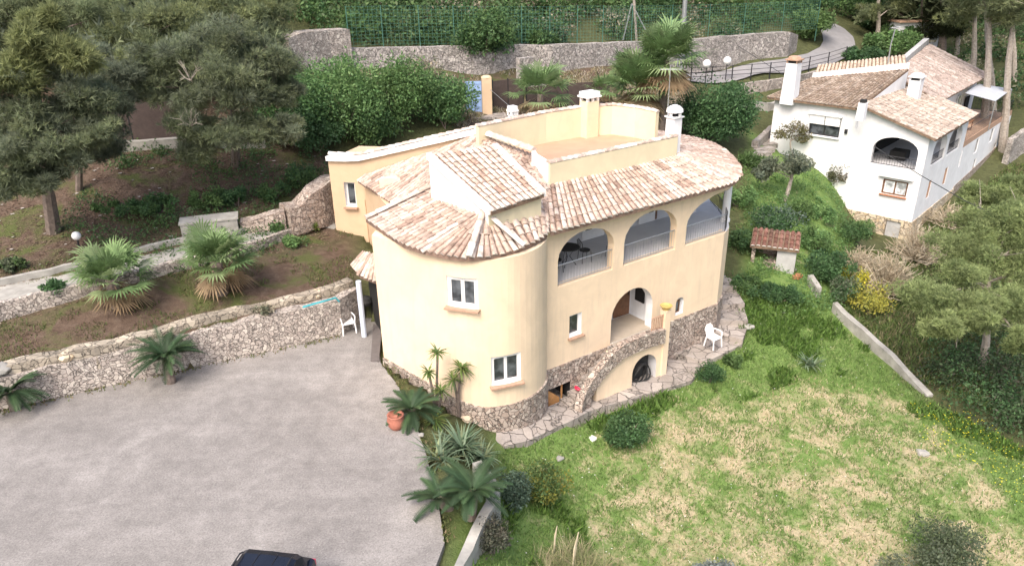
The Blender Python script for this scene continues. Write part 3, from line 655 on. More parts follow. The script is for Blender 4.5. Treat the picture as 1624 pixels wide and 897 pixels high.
# ---- roof terrace
def parapet(pts, z0, z1, th, mat, name='parapet', caps=True, label=None):
    mb = MB(); n = len(pts)
    for i in range(n-1):
        a, b_ = pts[i], pts[i+1]; t = (b_-a).normalized(); nn = Vector((-t.y, t.x))*th/2; e = t*th/2*.98 if i else t*0; z1a, z1b = (z1[i], z1[i+1]) if hasattr(z1, '__len__') else (z1, z1)
        mb.prism([a-nn-e, b_-nn, b_+nn, a+nn-e], [z0]*4, [z1a, z1b, z1b, z1a])
    o = mb.build(name, mat, villa)
    if label: o['label'] = label
    if caps: ridgecaps('coping_tiles', [Vector((p.x, p.y, (z1[i] if hasattr(z1, '__len__') else z1)+.01)) for i, p in enumerate(pts)], villa, .12, seed=len(pts), step=.3)
    return o
mb = MB(); mb.prism([V(1.2, 1.5), V(7.6, 1.5), V(8.2, 3.6), V(7.9, 5.8), V(5.5, 6.2), V(1.0, 5.7), V(1.6, 3.8)], 4.7, 5.8); mb.build('terrace_floor', M['roofcoat'], villa)
parapet([W(757, 203, 6.95).xy, V(2.6, 5.85), V(4.6, 6.05), V(6.4, 5.95), V(7.7, 5.45)], 5.0, 7.0, .18, M['pale'], label='tall curved back parapet of the roof terrace')
parapet([V(7.7, 5.45), V(8.1, 4.4), V(8.15, 3.3)], 5.0, 7.0, .18, M['pale'], label='right back parapet of the roof terrace')
parapet([V(1.25, 1.5), V(4.3, 1.48), V(7.35, 1.5)], 5.5, 6.48, .2, M['pale'], label='low front parapet of the roof terrace')
parapet([W(846, 240, 6.6).xy, V(1.55, 2.6), V(1.28, 1.5)], 5.4, [6.62, 6.5, 6.5], .18, M['white'], caps=False, label='white side parapet of the roof terrace')
# chimneys
def chimney(c, sx, sy, z0, z1, mat, cap, name='chimney', d=(1, 0), label=None):
    mb = MB(); mb.box((c.x, c.y, (z0+z1)/2), sx, sy, z1-z0, d); o = mb.build(name, mat, villa)
    if label: o['label'] = label
    mb = MB()
    if cap == 'slab':
        for a in (-1, 0, 1):
            for b_ in (-1, 1):
                D = Vector(d).normalized(); Nn_ = Vector((-D.y, D.x)); q = c+D*a*sx*.42+Nn_*b_*sy*.4; mb.box((q.x, q.y, z1+.08), .1, .1, .16, d)
        mb.box((c.x, c.y, z1+.16+.03), sx*1.22, sy*1.3, .07, d); mb.box((c.x, c.y, z1+.3), sx*1.05, sy*1.1, .16, d)
    else:
        mb.box((c.x, c.y, z1+.02), sx*1.25, sy*1.25, .05, d)
        for a, b_ in ((-1, -1), (1, -1), (1, 1), (-1, 1)): mb.box((c.x+a*sx*.4, c.y+b_*sy*.4, z1+.12), .08, .08, .16, d)
        mb.lathe((c.x, c.y, z1+.2), [(sx*.78, 0), (sx*.74, .1), (sx*.5, .2), (sx*.18, .26)], 12)
    mb.build('chimney_cap', M['whitepaint'], o)
    g = MB(); g.box((c.x, c.y, z1+.08), sx*.6, sy*.55, .14, d); g.build('flue_mouth', M['dark'], o)
    return o
uu = (UX.x, UX.y)
chimney(V(6.65, 5.72), .62, .5, 5.0, 7.28, M['pale'], 'slab', d=uu, label='wide pale yellow chimney on the back terrace parapet')
chimney(V(7.45, 1.75), .42, .42, 5.3, 7.15, M['white'], 'round', d=uu, label='white chimney with a rounded cap at the terrace corner')
cb = AT(813, 190, 31.5); chimney(cb.xy, .3, .3, 4.6, cb.z+.2, M['white'], 'slab', d=uu, label='small white chimney behind the terrace parapet')
# antenna mast by the right chimney
ant = W(1056, 215, 6.4)
A_ = empty('tv_antenna', ant, 'grey television antenna on a thin mast beside the rounded terrace chimney', 'antenna')
mb = MB(); at_ = ant+Vector((0, 0, 2.6)); mb.tube([ant, at_], .018, 6); mb.build('mast', M['galv'], A_)
mb = MB(); mb.tube([at_+Vector((-.35, .1, -.15)), at_+Vector((.4, -.1, -.12))], .012, 4)
for k in range(7): p = at_+Vector((-.35+.11*k, .1-.03*k, -.15)); mb.tube([p+Vector((-.04, -.3, .02)), p+Vector((.04, .3, .02))], .008, 4)
for k in range(5): mb.tube([at_+Vector((.2, -.25, -.02+.06*k)), at_+Vector((.3, .25, -.02+.06*k))], .009, 4)
mb.build('aerial', M['galv'], A_)
# ---- outside stair, landing, storage arch, pillar
lv = -.75; lu1 = 5.2
mb = MB(); prof = [V(1.75, lv), V(2.9, lv), V(4.0, lv), V(lu1, lv), V(lu1, -.03), V(4.0, -.03), V(2.9, -.03), V(1.75, -.03)]; tz = [-1.35, -.45, -.40, -.40]
mb.prism(prof, -3, tz+tz[::-1]); st_ = mb.build('stair_base', None, villa, mats=[M['yellow'], M['inner']])
cut(st_, [carve(V(3.5, lv), UX, 1.25, -2.6, -.86, .6, 1, .6, 12)])
mb = MB(); N_ = 8
for i in range(N_):
    a = .62+2.5*i/N_; zt = -2.0+1.62*(i+1)/N_; mb.prism([V(a, lv+.12), V(a+2.5/N_, lv+.12), V(a+2.5/N_, -.07), V(a, -.07)], zt-.55, zt+.03)
mb.build('stair_steps', M['flag'], villa)
mb = MB(); mb.prism([V(3.12, lv+.12), V(5.1, lv+.12), V(5.1, -.0), V(3.12, -.0)], -.6, -.352); mb.build('landing', mat_plain('sand_landing', (.38, .33, .27), .8, .12, 3), villa)
cv = [V(.72, lv-.22), V(.95, lv-.1), V(1.35, lv-.02), V(1.85, lv), V(2.35, lv), V(2.9, lv), V(3.6, lv), V(4.4, lv), V(5.0, lv)]; cz = [-1.62, -1.3, -.92, -.5, -.16, .06, .1, .06, .0]
mb = MB()
for i in range(len(cv)-1):
    a, b_ = cv[i], cv[i+1]; t = (b_-a).normalized(); nn = Vector((-t.y, t.x))*.14; lo = (cz[i]-.58, cz[i+1]-.58) if i > 1 else (-2.6, -2.6)
    mb.prism([a-nn, b_-nn, b_+nn, a+nn], [lo[0], lo[1], lo[1], lo[0]], [cz[i], cz[i+1], cz[i+1], cz[i]])
mb.build('stair_parapet', M['rubble'], villa)
mb = MB(); mb.prism([V(5.0, lv-.06), V(5.28, lv-.06), V(5.28, lv+.22), V(5.0, lv+.22)], -3, .72); mb.build('pillar', M['yellow'], villa)
mb = MB(); mb.tube([V(4.4, lv+.05, .55), V(5.0, lv+.05, .55)], .03, 5)
for k in range(6): mb.tube([V(4.42+.11*k, lv+.05, -.02), V(4.42+.11*k, lv+.05, .55)], .026, 5)
mb.build('railing', M['sill'], villa)
bw = empty('planter_bowl', V(5.14, lv+.08, .72), 'shallow ochre planter bowl on top of the stair pillar', 'planter')
mb = MB(); mb.lathe(V(5.14, lv+.08, .72), [(.13, 0), (.16, .05), (.24, .16), (.22, .16), (.14, .1)], 14); mb.build('bowl', mat_plain('ochre_glaze', (.5, .36, .12), .5), bw)
# storage niche contents
hc = MB(); c = V(4.1, lv+.1, -1.68); rn = random.Random(4)
for k in range(7):
    pts = [c+Vector((*(UX*(.42-.02*k)*math.cos(t)), 0))+Vector((*(NX*(.06*k+.1*math.sin(t*2+k))), .38*math.sin(t)*(1-.03*k))) for t in np.arange(0, 6.5, .35)]
    hc.tube(pts, .035, 5, cap=False)
tag(hc.build('hose_coil', M['rubber']), 'coil of black pipe stored in the small arched niche under the stair', 'hose')
sb = MB(); sb.box(V(4.25, lv+.42, -1.55), .75, .2, .9, uu); tag(sb.build('storage_bundle', M['rubber']), 'black bundle at the back of the arched niche', 'bundle')
bd = MB(); q = V(.12, .35); bd.prism([V(.1, .06), V(.68, .06), V(.70, .1), V(.12, .1)], -2.0, [-1.25, -1.8, -1.8, -1.25]); bd.prism([V(.76, .06), V(.82, .06), V(.82, .1), V(.76, .1)], -2.1, -1.22)
tag(bd.build('wooden_board', mat_plain('orange_board', (.5, .26, .1), .7, .2, 6)), 'orange-brown board leaning in the low basement opening beside the tower', 'board')
rb = MB(); rb.lathe(V(1.3, -.3, -1.5), [(.13, 0), (.18, .07), (.15, .11), (.05, .13)], 12); tag(rb.build('bucket_lid', M['red']), 'small red plastic lid lying on the foot of the stair', 'lid')
# canopy roof at the left entrance
cb_ = [W(558, 418, 2.35), W(570, 436, 2.3), W(598, 446, 2.3)]; ct_ = [W(575, 398, 2.9), W(590, 402, 2.95), W(599, 406, 2.95)]
tiles('canopy_roof', cb_, ct_, villa, seed=12)
mb = MB(); p = W(578, 533, 0); mb.tube([p, p+Vector((0, 0, 2.25))], .1, 10); mb.build('canopy_post', M['bluepale'], villa)
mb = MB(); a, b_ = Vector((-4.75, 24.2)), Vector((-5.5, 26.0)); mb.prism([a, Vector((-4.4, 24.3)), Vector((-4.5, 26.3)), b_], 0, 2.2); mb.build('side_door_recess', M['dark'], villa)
# paved kerb strip
mb = MB(); mb.prism([W(588, 573, 0).xy, W(601, 574, 0).xy, W(606, 520, 0).xy, W(592, 515, 0).xy], -.1, .05); struct(mb.build('kerb', mat_plain('dark_kerb', (.13, .115, .11), .9)))
# stone walkway and stepped terrace round the villa
def slab(name, pts, z0, mat, label=None, cat=None):
    mb = MB(); mb.prism([p.xy for p in pts], z0, [p.z for p in pts]); return mb.build(name, mat)
g0 = [W(772, 693, -1.42), W(800, 706, -1.5), W(850, 694, -1.62), W(905, 667, -1.8), W(935, 650, -1.9), V(1.3, 0, -1.85), V(.3, 0, -1.6), (*circ(355), -1.5), (*circ(325), -1.4), (*circ(295), -1.35), (*circ(265), -1.3)]
g0 = [Vector(p) for p in g0]
mb = MB()
inner = [Vector((*circ(a), z)) for a, z in ((258, -1.3), (282, -1.38), (306, -1.46), (330, -1.56), (352, -1.66))]+[V(.6, -.1, -1.85)]
outer = [W(770, 690, -1.42), W(800, 707, -1.5), W(838, 698, -1.6), W(872, 682, -1.68), W(905, 667, -1.78), W(938, 650, -1.95)]
for i in range(5):
    q = [inner[i], outer[i], outer[i+1], inner[i+1]]; mb.prism([p.xy for p in q], -2.6, [p.z for p in q])
q = [V(.02, 1.2, -2.0), V(.1, -.3, -1.98), V(1.3, -.1, -1.98), V(1.15, 1.2, -2.0)]; mb.prism([p.xy for p in q], -2.8, [p.z for p in q])
q = [V(.6, -.1, -1.95), outer[-1], W(1097, 603, -2.12), V(7.4, -1.0, -2.12), V(6.2, -.1, -2.1)]; mb.prism([p.xy for p in q], -2.8, [p.z for p in q])
struct(mb.build('path', M['flag']))
mb = MB()
arcp = [(V(6.6, -.05), V(7.1, -1.25), -1.95), (V(8.9, -.02), V(9.35, -1.15), -1.75), (V(9.6, .3), V(10.45, -.5), -1.5), (V(10.3, .95), V(11.25, .35), -1.25), (V(11.0, 1.9), V(12.0, 1.4), -1.0), (V(11.5, 2.9), V(12.6, 2.5), -.75)]
for i in range(5):
    a, b_ = arcp[i], arcp[i+1]; mb.prism([a[0], a[1], b_[1], b_[0]], -3, a[2]+.0)
struct(mb.build('terrace_steps', M['flag']))
# ================================================================ walls, paths and fences of the grounds
def pts_z(L): return [Vector(W(a, b, z)) for a, b, z in L]
P_ = pts_z([(-140, 676, 0), (-40, 655, 0), (60, 633, 0), (150, 612, 0), (300, 580, 0), (430, 552, 0), (540, 527, 0), (568, 508, 0)])
wallpath('stone_wall', P_, [-.4]*8, [1.12, 1.12, 1.12, 1.18, 1.28, 1.35, 1.42, 1.42], .4, M['rubble_white'], 'pale rubble retaining wall along the edge of the parking yard', seed=2)
P_ = pts_z([(-140, 604, 1.35), (0, 580, 1.35), (60, 568, 1.35), (150, 550, 1.4), (300, 512, 1.45), (450, 477, 1.5), (530, 457, 1.55), (556, 448, 1.55)])
wallpath('stone_kerb', P_, [.7]*8, [1.42, 1.42, 1.45, 1.48, 1.54, 1.6, 1.66, 1.66], .42, M['coping'], 'low weathered stone border edging the palm bed above the yard wall', 'border', seed=3, jit=.05)
# sloping concrete path above the palm bed
up_ = pts_z([(-160, 488, 2.3), (0, 452, 2.3), (80, 436, 2.3), (281, 388, 2.3), (373, 374, 2.3), (494, 333, 2.2), (530, 330, 2.2)])
lo_ = pts_z([(-160, 522, 2.3), (0, 483, 2.3), (80, 466, 2.3), (293, 414, 2.3), (401, 386, 2.3), (505, 352, 2.1), (548, 372, 1.5)])
mb = MB()
for i in range(6):
    q = [lo_[i], lo_[i+1], up_[i+1], up_[i]]; mb.prism([p.xy for p in q], 1.2, [p.z for p in q])
struct(mb.build('path', M['concrete']))
wallpath('stone_edge', lo_[:6], [1.4]*6, [2.42, 2.42, 2.42, 2.42, 2.4, 2.2], .22, M['rubble_white'], 'thin stone edge on the lower side of the concrete path', 'wall', seed=4, jit=.03)
wallpath('concrete_kerb', up_, [2.0]*7, [2.55, 2.55, 2.55, 2.55, 2.55, 2.45, 2.4], .2, M['concrete'], 'weathered concrete kerb on the uphill side of the path', 'kerb', seed=5, jit=.02)
cbp = W(328, 372, 2.5); mb = MB(); mb.box((cbp.x, cbp.y+.5, 2.55), 2.2, .8, .9, (1, .32)); mb.box((cbp.x, cbp.y+.5, 3.03), 2.3, .9, .07, (1, .32))
tag(mb.build('concrete_tank', M['concrete']), 'low grey concrete box with a flat lid behind the right fan palm', 'tank')
# rubble terrace wall by the wing corner
P_ = pts_z([(452, 338, 2.9), (490, 336, 2.7), (532, 330, 2.4)]); P_[2].y += .6
wallpath('rubble_wall', P_, [2.0, 2.0, 1.6], [3.1, 3.5, 3.8], .9, M['rubble'], 'brown rubble terrace wall beside the tan wing corner', seed=6, jit=.16)
P_ = pts_z([(380, 345, 2.9), (452, 338, 2.9)]); wallpath('rubble_wall', P_, [2.0, 2.0], [2.9, 3.1], .6, M['rubble'], 'low broken end of the rubble terrace wall under the shrubs', seed=7, jit=.12)
# pale boundary strip and brown screen on the wooded slope
P_ = pts_z([(-60, 262, 4.9), (0, 255, 4.9), (140, 240, 4.9), (280, 229, 4.9), (420, 222, 4.7)])
wallpath('low_wall', P_, [4]*5, [5.2, 5.2, 5.2, 5.2, 5.0], .4, M['concrete'], 'long pale low wall crossing the wooded slope under the brown screen', seed=8)
def screen(name, L, z0, hh, label):
    P_ = [p.xy for p in L]; e = empty(name, (*P_[0], z0), label, 'fence')
    for i in range(len(P_)-1):
        a, b_ = P_[i], P_[i+1]; t = (b_-a).normalized(); nn = Vector((-t.y, t.x))*.02; mb = MB(); mb.prism([a-nn, b_-nn, b_+nn, a+nn], z0-.2, z0+hh); mb.build('screen_sheet', M['brownsheet'], e)
    for p in P_: mb = MB(); mb.tube([(*p, z0-.3), (*p, z0+hh+.08)], .04, 6); mb.build('post', M['iron'], e)
screen('screen_fence', [p+Vector((0, .5, 0)) for p in pts_z([(60, 246, 5.0), (130, 239, 5.0), (205, 233, 5.0), (280, 227, 5.0)])], 5.1, 1.75, 'dark brown screen fence standing behind the pale low wall on the left slope')
screen('screen_fence', pts_z([(782, 174, 4.3), (806, 171, 4.3), (830, 169, 4.3)]), 4.2, 1.75, 'brown sheet gate to the right of the tan gate pillar')
screen('screen_fence', pts_z([(835, 168, 4.3), (900, 164, 4.2), (965, 162, 4.1)]), 4.0, 1.4, 'dark brown screen fence behind the small fan palms')
gp = W(773, 186, 4.1); e = empty('gate_pillar', gp, 'tan gate pillar with rounded top beside the blue gate', 'pillar')
mb = MB(); mb.box((gp.x, gp.y, 5.2), .55, .5, 2.3, (1, .1)); mb.lathe((gp.x, gp.y, 6.33), [(.3, 0), (.27, .07), (.15, .13)], 12); mb.build('shaft', M['tan'], e)
gp2 = gp+Vector((-.75, -.05, 0)); e = empty('blue_gate', gp2, 'faded blue panelled gate beside the tan pillar behind the villa', 'gate')
mb = MB(); mb.box((gp2.x, gp2.y, 5.15), .92, .06, 2.0, (1, .1)); mb.build('panel', M['blue'], e)
mb = MB()
for k in range(5): mb.box((gp2.x, gp2.y-.04, 4.3+.43*k), .88, .03, .05, (1, .1))
mb.build('rail', M['blue'], e)
mb = MB(); mb.box((gp.x+.1, gp.y-.5, 4.25), 2.0, 1.2, .12, (1, .1)); struct(mb.build('pavement', M['flag']))
# far stone wall, in the lengths seen between the shrubs
def farwall(L, label, seed, mat=M['rubble_far'], th=.7):
    P_ = []; z0 = []; z1 = []
    for px, by, ty, z in L: p = W(px, by, z); P_.append(p); z0.append(z-.9); z1.append(AT(px, ty, p.y).z)
    wallpath('stone_wall', P_, z0, z1, th, mat, label, seed=seed, jit=.025, step=.8)
farwall([(455, 122, 60, 6.6), (480, 118, 50, 6.6), (520, 112, 47, 6.6), (553, 108, 46, 6.6)], 'tall end block of the far stone wall left of the step', 11, M['rubble_white'], 1.2)
farwall([(554, 108, 76, 6.6), (640, 106, 75, 6.4), (745, 104, 73, 6.2)], 'far dry stone wall above the bright green hedge', 12)
farwall([(745, 104, 77, 6.2), (775, 104, 86, 6.1), (806, 103, 74, 6.0)], 'sunken gap stretch of the far stone wall behind the overhanging shrub', 13)
farwall([(806, 103, 72, 6.0), (872, 102, 71, 5.9), (1003, 98, 66, 5.4), (1090, 96, 62, 4.9)], 'middle length of the far stone wall behind the tall palms', 14)
farwall([(1090, 96, 62, 4.9), (1180, 88, 55, 4.8), (1243, 84, 50, 4.7), (1256, 80, 56, 4.7)], 'right end of the far stone wall above the road bend', 15)
# leaning slab heap by the palms
hp = AT(833, 118, 47); mb = MB(); mb.box((hp.x, hp.y, hp.z+.2), 1.0, .5, 1.6, (1, .5)); mb.box((hp.x+.7, hp.y, hp.z-.3), 1.1, .5, 1.0, (1, .2)); tag(mb.build('stone_buttress', M['rubble_far']), 'pale stone buttress running down from the far wall', 'buttress')
# green wire fence on the far wall
fl_ = [(556, 74), (610, 72), (668, 71), (722, 71), (785, 70), (828, 69), (872, 68), (915, 66), (955, 65), (1000, 63), (1062, 60), (1120, 57), (1175, 54), (1235, 50), (1290, 46)]
FP = []
for i, (a, b_) in enumerate(fl_):
    p = W(a, 106-.1*i, 6.5); zz = [6.6, 6.5, 6.4, 6.3, 6.15, 6.0, 5.9, 5.8, 5.65, 5.4, 5.1, 4.9, 4.8, 4.7, 4.6][i]
    bys = [108, 107, 106, 105, 104, 103, 102, 101, 100, 98, 97, 94, 89, 85, 80][i]
    p = W(a, bys, zz); p = Vector((p.x*1.015, p.y+1.0, AT(a, b_, p.y+1.0).z)); FP.append(p)
fe = empty('wire_fence', FP[0], 'tall green wire mesh fence running along the top of the far stone wall', 'fence')
for p in FP: mb = MB(); mb.tube([p-Vector((0, 0, 1)), p+Vector((0, 0, 2.3))], .035, 5); mb.build('post', M['green'], fe)
mb = MB()
for a, b_ in zip(FP, FP[1:]):
    for k in range(12): o_ = Vector((0, 0, .05+.2*k)); mb.tube([a+o_, b_+o_], .009, 3, cap=False)
    kk = int((b_-a).length/.25)
    for k in range(kk): q = a.lerp(b_, k/kk); mb.tube([q, q+Vector((0, 0, 2.25))], .009, 3, cap=False)
mb.build('mesh_panel', M['green'], fe)
# road winding up behind
near = [(1020, 137), (1095, 131), (1180, 127), (1255, 119), (1320, 104), (1352, 88), (1356, 74), (1352, 60), (1338, 47), (1316, 36), (1300, 30), (1296, 27)]
far = [(1020, 124), (1095, 118), (1180, 107), (1240, 98), (1280, 88), (1300, 78), (1305, 68), (1304, 58), (1300, 48), (1297, 38), (1294, 32), (1292, 28)]
NE = [G(a, b_) for a, b_ in near]; FA = [G(a, b_) for a, b_ in far]; vs = []; fs = []; ns = 60; nc = 8
for i in range(ns+1):
    s = (len(NE)-1)*i/ns; a = curve_at(NE, s); b_ = curve_at(FA, s); zc = float(hN((a.x+b_.x)/2, (a.y+b_.y)/2))
    for j in range(nc+1): p = a.lerp(b_, j/nc); vs.append((p.x, p.y, max(float(hN(p.x, p.y)), 0)+.12))
for i in range(ns):
    for j in range(nc): q = i*(nc+1)+j; fs.append((q, q+nc+1, q+nc+2, q+1))
struct(ob('road', vs, fs, M['asphalt'], None, None, True))
# roadside railing
rp = [G(a, b_)+Vector((0, 0, 0)) for a, b_ in [(1060, 136), (1095, 133), (1128, 131), (1160, 130), (1190, 128), (1220, 125), (1250, 121), (1282, 114), (1312, 107), (1340, 97)]]
e = empty('road_railing', rp[0], 'thin dark metal railing along the near edge of the road bend', 'railing')
for p in rp: mb = MB(); mb.tube([p-Vector((0, 0, .3)), p+Vector((0, 0, 1.15))], .045, 5); mb.build('post', M['iron'], e)
mb = MB()
for z in (.45, .75, 1.1): mb.tube([p+Vector((0, 0, z)) for p in rp], .02, 4)
mb.build('rail', M['iron'], e)
P_ = [G(a, b_) for a, b_ in [(1172, 150), (1215, 144), (1260, 136), (1312, 124)]]
wallpath('garden_wall', P_, [p.z-.5 for p in P_], [p.z+.75 for p in P_], .3, M['rubble_white'], 'pale low wall below the road railing beside the white house', seed=21)
P_ = [G(a, b_) for a, b_ in [(1150, 168), (1215, 176), (1232, 172)]]
wallpath('garden_wall', P_, [p.z-.5 for p in P_], [p.z+.5 for p in P_], .3, M['concrete'], 'short grey garden wall left of the white house roof corner', seed=22)
P_ = [G(a, b_) for a, b_ in [(1196, 236), (1222, 212), (1236, 205)]]
wallpath('planter_wall', P_, [p.z-.6 for p in P_], [p.z+.45 for p in P_], .35, M['rubble_white'], 'stone planter edge beside the garden steps of the white house', seed=23)
for k in range(4):
    p = G(1204+k*5, 246-k*7); mb = MB(); mb.box((p.x, p.y, p.z-.1+.1), 1.5, .5, .3, (1, .35)); tag(mb.build('garden_step', M['flag']), ['lowest', 'second', 'third', 'topmost'][k]+' stone garden step left of the white house corner', 'step', 'garden steps by the white house')
# garden boundary wall on the right
P_ = [G(a, b_) for a, b_ in [(1283, 452), (1297, 472)]]
wallpath('garden_wall', P_, [p.z-.3 for p in P_], [p.z+.45 for p in P_], .25, M['concrete'], 'short broken piece of garden wall below the tool shed', seed=24)
P_ = [G(a, b_) for a, b_ in [(1322, 494), (1350, 524), (1385, 556), (1412, 578), (1436, 600), (1474, 632)]]
wallpath('garden_wall', P_, [p.z-.3 for p in P_], [p.z+.42, p.z+1.0 and P_[1].z+.45, P_[2].z+.45, P_[3].z+.4, P_[4].z+.22, P_[5].z+.05] if False else [q.z+t for q, t in zip(P_, (.4, .45, .5, .45, .3, .1))], .26, M['concrete'], 'long pale concrete boundary wall crossing the lawn beside the pine thicket', seed=25)
# retaining wall right of the yard
P_ = pts_z([(700, 960, .15), (728, 897, .15), (754, 840, .15), (779, 795, .15), (785, 775, .1), (776, 752, .05), (756, 730, -.1)])
wallpath('retaining_wall', P_, [-2.8]*7, [.15, .15, .15, .15, .1, 0, -.1], .24, M['concrete'], 'pale topped retaining wall between the parking yard and the lawn', seed=26, jit=.035)
for i, (a, b_, s_) in enumerate([(505, 470, .3), (110, 575, .3), (940, 698, .13), (887, 728, .12), (1462, 722, .18), (668, 690, .08), (742, 668, .2), (748, 706, .12), (20, 640, .3), (345, 368, .12), (1186, 520, .22), (1255, 428, .2)]):
    p = G(a, b_); rn = random.Random(i); mb = MB(); n_ = 9; vs = []
    for k in range(60):
        t = math.acos(1-2*(k+.5)/60); f = k*2.4; q = Vector((math.sin(t)*math.cos(f), math.sin(t)*math.sin(f), math.cos(t)*.55)); q *= s_*(1+.22*math.sin(q.x*5+i)+.18*math.cos(q.y*6+i*2)); vs.append(p+q+Vector((0, 0, s_*.2)))
    import bmesh
    bm = bmesh.new(); [bm.verts.new(v) for v in vs]; bmesh.ops.convex_hull(bm, input=bm.verts); me = bpy.data.meshes.new('rock'); bm.to_mesh(me); bm.free(); me.materials.append(M['tanstone'] if i in (0, 1, 6) else M['concrete'] if i not in (2, 3, 4) else M['globe'] if i == 2 else M['concrete']); o = bpy.data.objects.new('rock', me); SC.collection.objects.link(o)
    tag(o, ['tan boulder on the border stones below the teal hose', 'flat tan stone on the palm bed border at far left', 'white rock left of the round lawn shrub', 'small white rock behind the yellow-flecked shrub', 'flat pale stone lying alone on the dry lawn', 'small grey rock below the clay pot', 'pale stone at the foot of the round tower', 'grey rock above the agave clump', 'grey rock under the left cycad', 'small rock beside the concrete tank', 'grey stone in the grass right of the stepped terrace', 'grey rock in front of the tool shed'][i], 'rock')
# tool shed
sp_ = G(1258, 437); e = empty('tool_shed', sp_, 'small lean-to shed with red tiled roof and pale block side wall', 'shed')
D = Vector((.93, -.36)); Nn2 = Vector((.36, .93)); s0 = sp_.xy
mb = MB(); mb.prism([s0, s0+Nn2*1.3, s0+Nn2*1.3-D*.16, s0-D*.16], sp_.z-.4, [sp_.z+1.25, sp_.z+1.5, sp_.z+1.5, sp_.z+1.25]); mb.build('side_wall', M['greyplaster'], e)
mb = MB(); mb.prism([s0-D*2, s0-D*2+Nn2*1.3, s0-D*1.84+Nn2*1.3, s0-D*1.84], sp_.z-.4, [sp_.z+1.25, sp_.z+1.5, sp_.z+1.5, sp_.z+1.25]); mb.build('side_wall', M['rubble'], e)
mb = MB(); mb.prism([s0-D*1.84+Nn2*1.1, s0-D*.16+Nn2*1.1, s0-D*.16+Nn2*1.3, s0-D*1.84+Nn2*1.3], sp_.z-.4, sp_.z+1.42); mb.build('back_wall', M['rubble'], e)
mb = MB(); mb.prism([s0-Nn2*.01, s0-D*.85-Nn2*.01, s0-D*.85+Nn2*.14, s0+Nn2*.14], sp_.z-.4, sp_.z+1.22); mb.build('front_wall', M['greyplaster'], e)
tiles('roof', [(*(s0-D*2.1-Nn2*.15), sp_.z+1.28), (*(s0+D*.1-Nn2*.15), sp_.z+1.28)], [(*(s0-D*2.1+Nn2*1.4), sp_.z+1.6), (*(s0+D*.1+Nn2*1.4), sp_.z+1.6)], e, seed=31, pal=[(.21, .10, .075), (.17, .09, .07), (.25, .14, .11), (.13, .08, .06)], wt=[3, 3, 2, 1])
mb = MB(); q = s0-D*1.0+Nn2*.6; mb.lathe((*q, sp_.z-.1), [(.8, 0), (.7, .35), (.35, .6)], 9); tag(mb.build('rubble_heap', M['rubble']), 'dark heap of stones stored inside the tool shed', 'heap')
for k, (a, b_) in enumerate([(0, 0), (.25, .1), (.1, .2)]):
    p = G(1262+a*20, 442-b_*10); mb = MB(); mb.box((p.x, p.y, p.z+.08), .28, .2, .14, (1, .5*k)); tag(mb.build('brick', M['brick']), ['leftmost red brick dropped at the shed corner', 'rightmost red brick dropped at the shed corner', 'middle red brick dropped at the shed corner'][k], 'brick', 'red bricks by the shed')
# ================================================================ THE WHITE HOUSE
WH = empty('white_house', (*Q(4, 4), -2), 'white two-storey house with brown tiled roofs, arched porch and long roof deck', 'house')
wm = [M['white'], M['inner'], M['floortile'], M['tanstone']]
outw = (KU.x, KU.y); outl = (-KV.x, -KV.y)
mb = MB(); mb.prism([Q(0, 0), Q(8.2, 0), Q(8.2, 4.1), Q(0, 4.1)], -2.12, [2.95, 2.95, 4.2, 4.2]); wb = mb.build('wall', None, WH, mats=wm)
ca = MB(); ca.prism([Q(.3, .3), Q(7.9, .3), Q(7.9, 3.6), Q(.3, 3.6)], .9, 2.78, 1)
mKV = -KV
cs = [ca, carve(Q(0, 2.92), mKV, 2.5, .94, 2.66, .5, 0, .75, 12), carve(Q(1.35, 0), KU, 2.6, .94, 2.6, .5, 0, .8, 12), carve(Q(4.45, 0), KU, 2.7, .94, 2.6, .5, 0, .8, 12),
      carve(Q(0, 2.0), mKV, 1.4, -.72, .18, .2, 0)]
def fq(px, py):
    r = ray(px, py); dx, dy = KU; det = r[0]*(-dy)+r[1]*dx; t = (K0.x*(-dy)+K0.y*dx)/det; p = Vector((r[0]*t, r[1]*t)); return (p-K0).dot(KU), H+r[2]*t
sws = []
for px, py, w_, hh in ((1473, 300, .55, 1.1), (1499, 279, .6, 1.1)):
    u, z = fq(px, py); sws.append((u, z, w_, hh)); cs.append(carve(Q(u-w_/2, 0), KU, w_, z-hh/2, z+hh/2, .15, 0))
cut(wb, cs)
mb = MB(); mb.prism([Q(.02, 4.08), Q(8, 4.08), Q(8, 9.3), Q(.02, 9.3)], -2.1, 4.02); wm2 = mb.build('wall', None, WH, mats=wm)
cut(wm2, [carve(Q(.02, 6.9), mKV, 1.9, 2.12, 3.3, .2, 0)])
mb = MB(); mb.prism([Q(-.05, -.05), Q(8.3, -.05), Q(8.3, 4.2), Q(8, 9.3), Q(-.03, 9.33)], -4.5, [-2.1, -2.0, -2.0, -2.0, -2.1]); wb3 = mb.build('stone_base', None, WH, mats=[M['tanstone'], M['dark']])
cut(wb3, [carve(Q(-.05, 1.38), mKV, .85, -3.5, -2.25, .2, 0)])
mb = MB(); c = Q(.07, .95); mb.box((*c, -2.87), .8, .05, 1.2, outl); bdr = mb.build('door', M['greyplaster'], WH)
mb = MB(); mb.prism([Q(8.2, -.03), Q(21.3, -.03), Q(21.3, 9), Q(8.2, 9)], -4.5, [-1.85, -1.05, -1.05, -1.85]); mb.build('stone_base', M['rubble'], WH)
mb = MB(); mb.prism([Q(8.2, .0), Q(21.2, .0), Q(21.2, 8.9), Q(8.2, 8.9)], -2, .72); lo_w = mb.build('wall', None, WH, mats=wm)
farwin = []
cs = []
